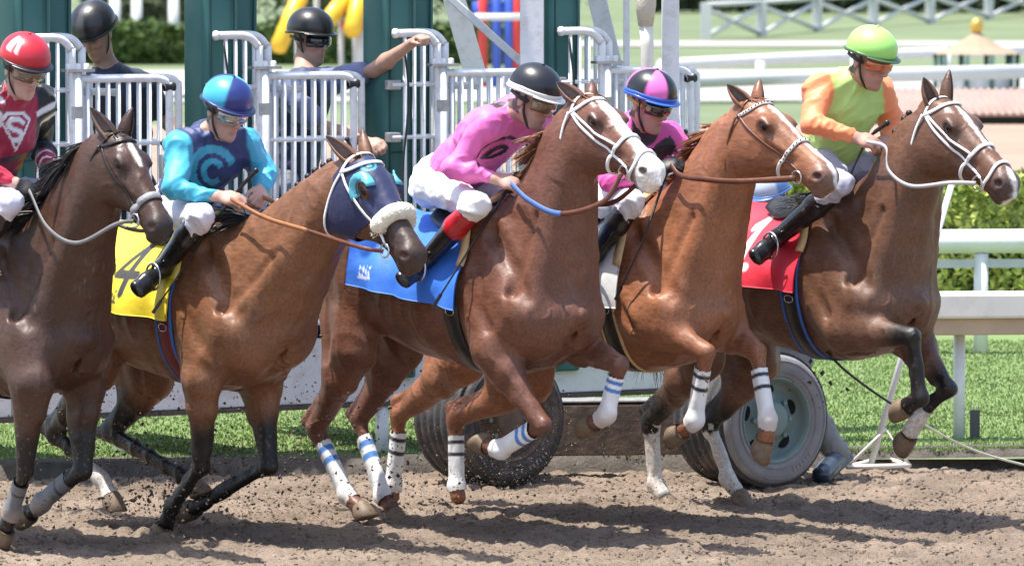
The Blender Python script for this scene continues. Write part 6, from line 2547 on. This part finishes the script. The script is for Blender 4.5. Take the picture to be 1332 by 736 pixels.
hl = lambda j, k, o=(0, 0, 0): j['ha' + k] + V3(*o)
P1, P2, P3, P4, P5 = FH['h1'].px, FH['h2'].px, FH['h3'].px, FH['h4'].px, FH['h5'].px
j1, j2, j3, j4, j5 = J1['j'], J2['j'], J3['j'], J4['j'], J5['j']
bridle(D1, M_LEATHER_B, [[P1(150, 292, -.14), P1(100, 316, -.17), P1(62, 296, -.20), hl(j1, 'R', (.03, -.03, 0))], [P1(200, 300, .16), P1(150, 290, .17), hl(j1, 'L')]], M_RUBBER_G, noseband=False)
strap(D1, [(.43, 0, .052), (.43, -.045, .04), (.425, -.062, -.01), (.42, -.058, -.06), (.415, 0, -.10), (.42, .058, -.06), (.425, .062, -.01), (.43, .045, .04)], .036, .005, D1['root'], 'nose_wrap', mat('grey_tape', (.25, .25, .26), rough=.5, bump=.4, bscale=60), closed=True)
b2 = bridle(D2, M_NYLON_W, [[P2(470, 322, -.16), P2(400, 300, -.17), P2(345, 283, -.19), hl(j2, 'R', (.03, -.03, 0))], [P2(440, 290, .17), P2(390, 275, .14), hl(j2, 'L')]], M_LEATHER_T, rein_m2=M_LEATHER_BR, noseband=False, off=.017)
bridle(D3, M_NYLON_W, [[P3(785, 262, -.16), P3(730, 278, -.20), P3(690, 262, -.20), hl(j3, 'R', (.04, -.03, 0))], [P3(800, 262, .18), P3(760, 262, .18), hl(j3, 'L')]], mat('blue_rein', (.08, .16, .40), rough=.6), rein_m2=M_LEATHER_BR, figure8=True, reinflat=.024)
M_STUD = mat('studded_white', (.66, .64, .60), rough=.5, var=.1)
b4 = bridle(D4, M_LEATHER_BR, [[P4(960, 236, -.17), P4(915, 233, -.19), P4(885, 228, -.17), hl(j4, 'R', (.03, -.03, 0))], [P4(990, 235, .17), P4(940, 230, .15), hl(j4, 'L')]], M_LEATHER_BR, brow=M_STUD, nosem=M_STUD, reinflat=.026)
bridle(D5, M_NYLON_W, [[P5(1235, 238, -.16), P5(1185, 242, -.18), P5(1156, 222, -.19), P5(1152, 192, -.17), hl(j5, 'R', (.02, -.03, 0))], [P5(1240, 235, .17), P5(1200, 225, .16), hl(j5, 'L')]], mat('grey_rein', (.45, .44, .43), rough=.6), figure8=True)
# studs on the chestnut's browband and noseband
def studs(H, pts, n, parent, closed=False):
    P = crom(np.array([H['hp'](*p) for p in pts]), 12, closed)
    i = np.linspace(0, len(P) - 1, n).astype(int)
    Q, N_ = H['B'].project(P[i], .010)
    mb = MB()
    for q in Q:
        mb.ellip(q, (.0045, .0045, .0045), None, 6, 4)
    mb.build('stud', M_BLACKP, parent)


studs(D4, [(.035, -.086, -.02), (.065, -.082, .03), (.085, -.045, .070), (.09, 0, .082), (.085, .045, .070), (.065, .082, .03)], 18, b4)
studs(D4, [(.375, .03, .05), (.375, -.045, .045), (.37, -.07, -.01), (.355, -.07, -.07)], 10, b4)

# blinker hood of the second horse, from its own head
hp, MH, hs = D2['hp'], D2['MH'], D2['hs']
hpr = [q for q in D2['B'].p if np.all(q.hi > D2['poll'] - .45) and np.all(q.lo < D2['poll'] + .55) and not (q.sub and (q.hi - q.lo).max() < .2) and q.lo[2] > 1.0]
bx = (np.minimum(D2['poll'], hp(.4, 0, 0)) - .32, np.maximum(D2['poll'], hp(.4, 0, 0)) + .25)
V, Fc = Body(hpr).mesh(.0065, off=.008, smooth=1, box=bx)
Q = (V - D2['poll']) @ MH / hs
eye = (np.abs((Q[:, 0] - .205) / .040) ** 2 + np.abs((Q[:, 2] - .030) / .034) ** 2) < 1
earh = np.linalg.norm((Q - np.stack([np.full(len(Q), .0), np.sign(Q[:, 1]) * .045, np.full(len(Q), .05)], 1)) / V3(.04, .034, .06), axis=1) < 1
ok = (Q[:, 0] > -.015 + .10 * np.clip(-Q[:, 2], 0, .3)) & (Q[:, 0] < .335 - .35 * np.clip(-Q[:, 2] - .02, 0, .3)) & ~(eye & (np.abs(Q[:, 1]) > .04)) & ~earh & (Q[:, 2] > -.30)
V2, F2, ix = keep_faces(V, Fc, ok)
Q = Q[ix]
c = np.tile(np.array((.009, .015, .065)), (len(V2), 1)) * (1 + .1 * fbm(V2, 9)[:, None])
r = np.hypot((Q[:, 0] - .10) / 1, (Q[:, 1] + .035))
c = mixc(c, ((r < .034) & (Q[:, 2] > .02)).astype(float), (.05, .36, .50))
c = mixc(c, ((r < .024) & (r > .013) & (Q[:, 2] > .02)).astype(float), (.009, .015, .065))
hood = mesh_obj('blinker_hood', V2, F2, M_CLOTH, D2['root'], c)
for s in (-1, 1):
    mb = MB()
    pts = [hp(.200 + .056 * math.cos(w), s * (.098 - .012 * math.sin(w)), .026 + .054 * math.sin(w)) for w in np.linspace(R(75), R(265), 12)]
    P_, N_ = Body(hpr).project(np.array(pts), .012)
    ribbon(mb, P_, N_ * .6 + (MH @ V3(.7, 0, 0)), .050, .006)
    mb.build('eye_cup', mat('cyan_cup', (.10, .42, .52), rough=.35) if s < 0 else bpy.data.materials['cyan_cup'], hood)
# fleece roll over the nose
Pz, Nz = D2['B'].project(crom(np.array([hp(.375, -.080, -.05), hp(.37, -.068, .0), hp(.372, -.04, .05), hp(.375, 0, .065), hp(.372, .04, .05), hp(.37, .068, .0), hp(.375, .08, -.05)]), 6), .012)
mb = MB(); mb.tube(Pz, [.022] + [.040] * (len(Pz) - 2) + [.022], 14)
fo = mb.build('fleece_noseband', M_FLEECE, D2['root'])
hairs(fo, 'fleece_pile', M_FLEECE, [Pz[i] + nrm(d) * .036 for i, d in zip(RNG.integers(0, len(Pz), 1500), RNG.normal(size=(1500, 3)))], list(RNG.normal(size=(1500, 3))), .012, .006, n=2, seed=9)

# manes, tails and wraps
mane(D1, M_MANE_B, .04, .97, 420, .24, V3(-.75, -.45, -.05), .014, seed=11, grav=1.0)
mane(D2, M_MANE_B, .02, .34, 300, .28, V3(-.8, -.40, .22), .013, seed=12, grav=.8, forelock=False, jit=.3)
braids(D2, M_MANE_B, .36, .90, 9)
mane(D3, M_MANE_C, .05, .90, 460, .17, V3(-.75, -.62, -.30), .012, seed=13, grav=.6, jit=.16)
mane(D4, M_MANE_C, .04, .93, 460, .19, V3(-1.0, -.22, -.30), .013, seed=14, grav=.30, jit=.12)
mane(D5, M_MANE_B, .02, .30, 300, .26, V3(-.6, -.55, .1), .013, seed=15, grav=1.0, forelock=False, jit=.3)
braids(D5, M_MANE_B, .45, .95, 9, 5)
for D, m_, fl in ((D1, M_MANE_B, (-.9, .2, -.1)), (D2, M_MANE_B, (-.9, .1, -.2)), (D3, M_MANE_C, (-.9, .1, -.1)), (D4, M_MANE_C, (-.9, .1, -.2)), (D5, M_MANE_B, (-.35, -.02, -.95))):
    tail(D, m_, fl, seed=int(fl[2] * -10) + 20)
BLS = (.06, .20, .52)
for k in ('RF', 'LF', 'RH', 'LH'):
    leg_wrap(D3, k, [(.30, .37), (.46, .53)], stripecol=BLS, t0=.22)
    leg_wrap(D4, k, [(.32, .37), (.50, .55)], stripecol=(.02, .02, .03), t0=.24)
for k in ('RF', 'LF'):
    leg_wrap(D1, k, [(.52, .56)], col=(.12, .12, .13), stripecol=(.03, .03, .035), t0=.30)

# ------------------------------------------------------------------ whips
def whip(F, pts, label, r=.006):
    W = [F.world(p) for p in pts]
    o = empty('riding_whip', W[-1])
    tag(o, label, 'whip', 'whips carried by the jockeys')
    b = np.array(o.location)
    P = crom(np.array(W), 8) - b
    n = len(P)
    mb = MB(); mb.tube(P, [r * (1.25 if i < n * .22 else 1 - .45 * i / n) for i in range(n)], 8); mb.build('shaft', M_LEATHER_B, o)
    mb = MB(); d = nrm(P[-1] - P[-2]); mb.box(P[-1] + d * .03, (.07, .016, .004), basis(d, (0, 0, 1))); mb.build('flap', M_LEATHER_B, o, False)
    mb = MB(); mb.ellip(P[0], (r * 1.9,) * 3, None, 8, 6); mb.build('knob', M_LEATHER_B, o)


whip(FH['h2'], [P2(333, 222, -.05), P2(303, 256, -.09), P2(258, 320, -.22), P2(209, 392, -.36)], 'black whip slanting down from the hand of the navy-clad jockey', .0075)
whip(FH['h3'], [P3(672, 228, -.06), P3(658, 250, -.10), P3(618, 312, -.25), P3(573, 384, -.40)], 'black whip slanting down from the hand of the jockey in plain pink', .0075)
whip(FH['h4'], [P4(876, 205, -.06), P4(862, 240, -.12), P4(838, 308, -.26), P4(808, 374, -.32)], 'black whip hanging beside the bright chestnut shoulder', .0075)
whip(FH['h5'], [P5(1154, 160, -.04), P5(1130, 180, -.07), P5(1112, 214, -.12), P5(1104, 236, -.16)], 'short black whip upright in the hand of the lime-clad jockey', .008)
whip(FH['h1'], [P1(52, 236, -.06), P1(34, 256, -.10), P1(4, 288, -.20), P1(-40, 335, -.30)], 'black whip in the gloved hand of the jockey in crimson', .0075)
# ------------------------------------------------------------------ gate attendants
def worker(theta, X, Y, pts, hd, face, roll=0.0, base=(0, 0, .35)):
    """joints of a person from points of the photograph, each with its own distance"""
    F = Frame(X, Y, theta)
    M = head_frame(F.M @ nrm(face), roll)
    j = {k: F.loc(at(*p)) for k, p in pts.items()}
    j['head'] = F.loc(at(*hd)) - M[:, 2] * .066
    return F, j, F.M @ nrm(face)


def shirt(col, arm=None):
    def f(V, N_, da, dt, K):
        c = np.tile(np.array(col, float), (len(V), 1))
        return c if arm is None else mixc(c, sstep(.008, -.008, da - dt), arm)
    return f


c0 = at(150, 700, 33.35)
F, j, fc = worker(-20, c0[0], 33.35, dict(neck=(138, 96, 33.3), chest=(155, 122, 33.35), belly=(160, 175, 33.4), pelvis=(160, 235, 33.4), shR=(112, 118, 33.28), shL=(190, 116, 33.4),
        elR=(104, 170, 33.3), haR=(118, 205, 33.15), elL=(214, 150, 33.45), haL=(240, 192, 33.3), hipR=(142, 245, 33.4), hipL=(178, 245, 33.4), knR=(140, 345, 33.35), knL=(180, 345, 33.35),
        anR=(140, 445, 33.4), anL=(180, 445, 33.4), toR=(136, 462, 33.2), toL=(184, 462, 33.2)), (119, 30, 33.2), V3(-.42, -.8, -.62))
j['base'] = V3(0, 0, .3)
bs = j.pop('base')
build_person(F, dict(base=bs, j=j, label='gate attendant in navy with a black helmet bowed behind the bars', face=fc, group='gate attendants', silk=shirt((.020, .026, .050)), topname='shirt', botname='trousers',
                     sleeve='short', breech=(.02, .025, .045), boots=False, boot=(.03, .03, .03), helm=lambda th, ph, p: (.016, .016, .018) if abs(p[1]) > .16 else (.055, .055, .06),
                     helmkw=dict(size=1.06, button=False, peak=False), skin=(.42, .24, .17), wrinkle=.008, vox=.0095, cvox=.0105))
c0 = at(385, 700, 33.75)
F, j, fc = worker(60, c0[0], 33.75, dict(neck=(394, 103, 33.58), chest=(392, 125, 33.75), belly=(388, 180, 33.8), pelvis=(386, 240, 33.8), shR=(366, 118, 33.50), shL=(424, 108, 33.62),
        elR=(425, 168, 33.4), haR=(486, 188, 33.05), elL=(486, 92, 33.35), haL=(545, 50, 33.02), hipR=(376, 250, 33.7), hipL=(400, 250, 33.9), knR=(380, 350, 33.65), knL=(405, 350, 33.9),
        anR=(372, 450, 33.7), anL=(400, 450, 33.9), toR=(392, 462, 33.6), toL=(420, 462, 33.85)), (405, 36, 33.7), V3(.72, -.68, -.10))
build_person(F, dict(base=V3(0, 0, .3), j=j, label='gate attendant in sunglasses and black helmet with one arm stretched out', face=fc, group='gate attendants', silk=shirt((.045, .060, .13), (.16, .18, .32)),
                     topname='shirt', botname='trousers', sleeve='short', breech=(.02, .03, .06), boots=False, boot=(.03, .03, .03), helm=lambda th, ph, p: (.016, .016, .017), helmkw=dict(size=1.04, button=False, peak=True),
                     gog=dict(lens=M_LENS_D), skin=(.46, .27, .20), wrinkle=.008, vox=.0095, cvox=.0105, palmL=F.M @ V3(.3, -.2, -.9), thumbL=F.M @ V3(-.6, -.7, 0)))
c0 = at(1050, 700, 32.75)
F, j, fc = worker(-10, c0[0], 32.75, dict(neck=(1008, 282, 32.7), chest=(1015, 315, 32.75), belly=(1015, 365, 32.85), pelvis=(1015, 415, 32.95), shR=(975, 300, 32.6), shL=(1045, 300, 32.8),
        elR=(965, 360, 32.5), haR=(985, 400, 32.4), elL=(1055, 360, 32.6), haL=(1060, 400, 32.4), hipR=(998, 425, 32.95), hipL=(1034, 425, 33.0), knR=(1005, 510, 32.85), knL=(1036, 512, 32.80),
        anR=(1012, 588, 33.1), anL=(1088, 588, 32.72), toR=(1002, 600, 33.0), toL=(1068, 616, 32.50)), (1000, 243, 32.62), V3(-.55, -.8, -.35))
build_person(F, dict(base=V3(0, 0, 0), j=j, label='crouching attendant in grey trousers and blue cap behind the big tyre', face=fc, group='gate attendants', silk=shirt((.35, .36, .38)), topname='shirt', botname='trousers',
                     sleeve='short', breech=(.17, .165, .155), boots=False, boot=(.035, .048, .065), helm=lambda th, ph, p: (.10, .22, .50) if p[0] < .5 else (.45, .5, .6), helmkw=dict(size=.88, button=True, rim=(.06, .14, .35)),
                     skin=(.46, .27, .20), bwrinkle=.014, vox=.0095, cvox=.0100))

# ------------------------------------------------------------------ lead rope from the girth to the turf
rp = [at(*p) for p in ((1076, 458, 30.35), (1100, 482, 30.6), (1140, 512, 31.1), (1190, 544, 31.7), (1230, 568, 32.2), (1280, 590, 32.8), (1345, 608, 33.25))]
rope = empty('lead_rope', rp[-1])
tag(rope, 'thin rope trailing from the girth down to the turf, black then white', 'rope')
rb = np.array(rope.location)
C_ = crom(np.array(rp), 8) - rb
k = int(len(C_) * .52)
mb = MB(); mb.tube(C_[:k + 1], .0062, 8); mb.build('black_length', mat('rope_black', (.015, .02, .018), rough=.8), rope)
mb = MB(); mb.tube(C_[k:], .0062, 8); mb.build('white_length', mat('rope_white', (.62, .60, .50), rough=.8), rope)

# ------------------------------------------------------------------ loose dirt
def chunks(P, size, rg):
    """small uneven lumps, eight faces each"""
    n = len(P)
    base = np.array([(1, 0, 0), (-1, 0, 0), (0, 1, 0), (0, -1, 0), (0, 0, 1), (0, 0, -1)], float)
    fc = np.array([(0, 2, 4), (2, 1, 4), (1, 3, 4), (3, 0, 4), (2, 0, 5), (1, 2, 5), (3, 1, 5), (0, 3, 5)])
    V = P[:, None, :] + base[None] * (np.asarray(size)[:, None, None]) * rg.uniform(.5, 1.25, (n, 6, 1)) + rg.normal(0, .25, (n, 6, 3)) * np.asarray(size)[:, None, None]
    F_ = (fc[None] + 6 * np.arange(n)[:, None, None]).reshape(-1, 3)
    return V.reshape(-1, 3), F_


rg = np.random.default_rng(21)
n = 26000
Yc = 28.2 + 5.0 * rg.random(n) ** 1.1
Xc = (rg.random(n) * 2 - 1) * Yc * .083
Pc = np.stack([Xc, Yc, Yc * 0], 1)
keep = Yc < EDGE(Xc) - .03
Pc = Pc[keep]
dens = fbm(Pc, 1.6, 2)
Pc = Pc[dens > rg.uniform(-1.1, .7, len(Pc))]
Pc[:, 2] = dirt_z(Pc) + .001
sz = .0030 + .011 * rg.random(len(Pc)) ** 3.2
V, Fq = chunks(Pc, sz, rg)
tag(mesh_obj('dirt_clods', V, Fq, M_DIRT, smooth=False), 'loose brown clods scattered over the harrowed dirt track', 'dirt', kind='stuff')

M_FLY = mat('flying_soil', (.085, .058, .043), rough=.95, var=.5, vscale=30)
M_SAND = mat('flying_sand', (.40, .32, .26), rough=.95, var=.4, vscale=30)
def burst(cx, cy, Y, sx, sy, n, s0, s1):
    out = []
    for _ in range(n):
        x, y = rg.normal(cx, sx), rg.normal(cy, sy)
        p = at(x, y, rg.normal(Y, .25))
        if p[2] > .02:
            out.append(p)
    P = np.array(out)
    return P, s0 + (s1 - s0) * rg.random(len(P)) ** 3


Ps, Ss = [], []
for a in ((225, 655, 29.75, 45, 22, 90, .006, .016), (480, 640, 30.4, 50, 26, 90, .005, .014), (60, 660, 29.4, 40, 20, 60, .005, .014), (600, 640, 31.0, 40, 16, 50, .005, .012), (900, 645, 31.2, 60, 14, 60, .005, .012), (190, 585, 30.3, 75, 50, 1000, .0015, .010), (330, 600, 30.4, 95, 55, 1300, .0015, .010), (430, 560, 30.6, 65, 60, 800, .0015, .009), (240, 640, 29.8, 70, 35, 700, .0015, .011),
          (60, 600, 29.6, 60, 45, 160, .002, .009), (530, 640, 30.6, 70, 35, 260, .002, .009), (850, 640, 31.0, 60, 30, 160, .002, .007), (1060, 500, 30.9, 28, 14, 22, .005, .013), (600, 520, 30.8, 120, 60, 120, .0015, .005)):
    p, s_ = burst(*a)
    Ps.append(p); Ss.append(s_)
V, Fq = chunks(np.concatenate(Ps), np.concatenate(Ss), rg)
tag(mesh_obj('flying_dirt', V, Fq, M_FLY, smooth=False), 'dark specks of dirt kicked up by the hooves', 'dirt', kind='stuff')
Ps, Ss = [], []
for a in ((650, 610, 31.4, 55, 26, 900, .0012, .004), (700, 560, 31.4, 60, 40, 300, .0012, .0035), (890, 590, 31.5, 40, 40, 260, .0012, .0035), (180, 640, 30.0, 60, 30, 250, .0012, .0035), (520, 655, 30.6, 40, 18, 200, .0012, .004)):
    p, s_ = burst(*a)
    Ps.append(p); Ss.append(s_)
V, Fq = chunks(np.concatenate(Ps), np.concatenate(Ss), rg)
tag(mesh_obj('flying_sand', V, Fq, M_SAND, smooth=False), 'pale sand grains sprayed in front of the gate wheels', 'sand', kind='stuff')
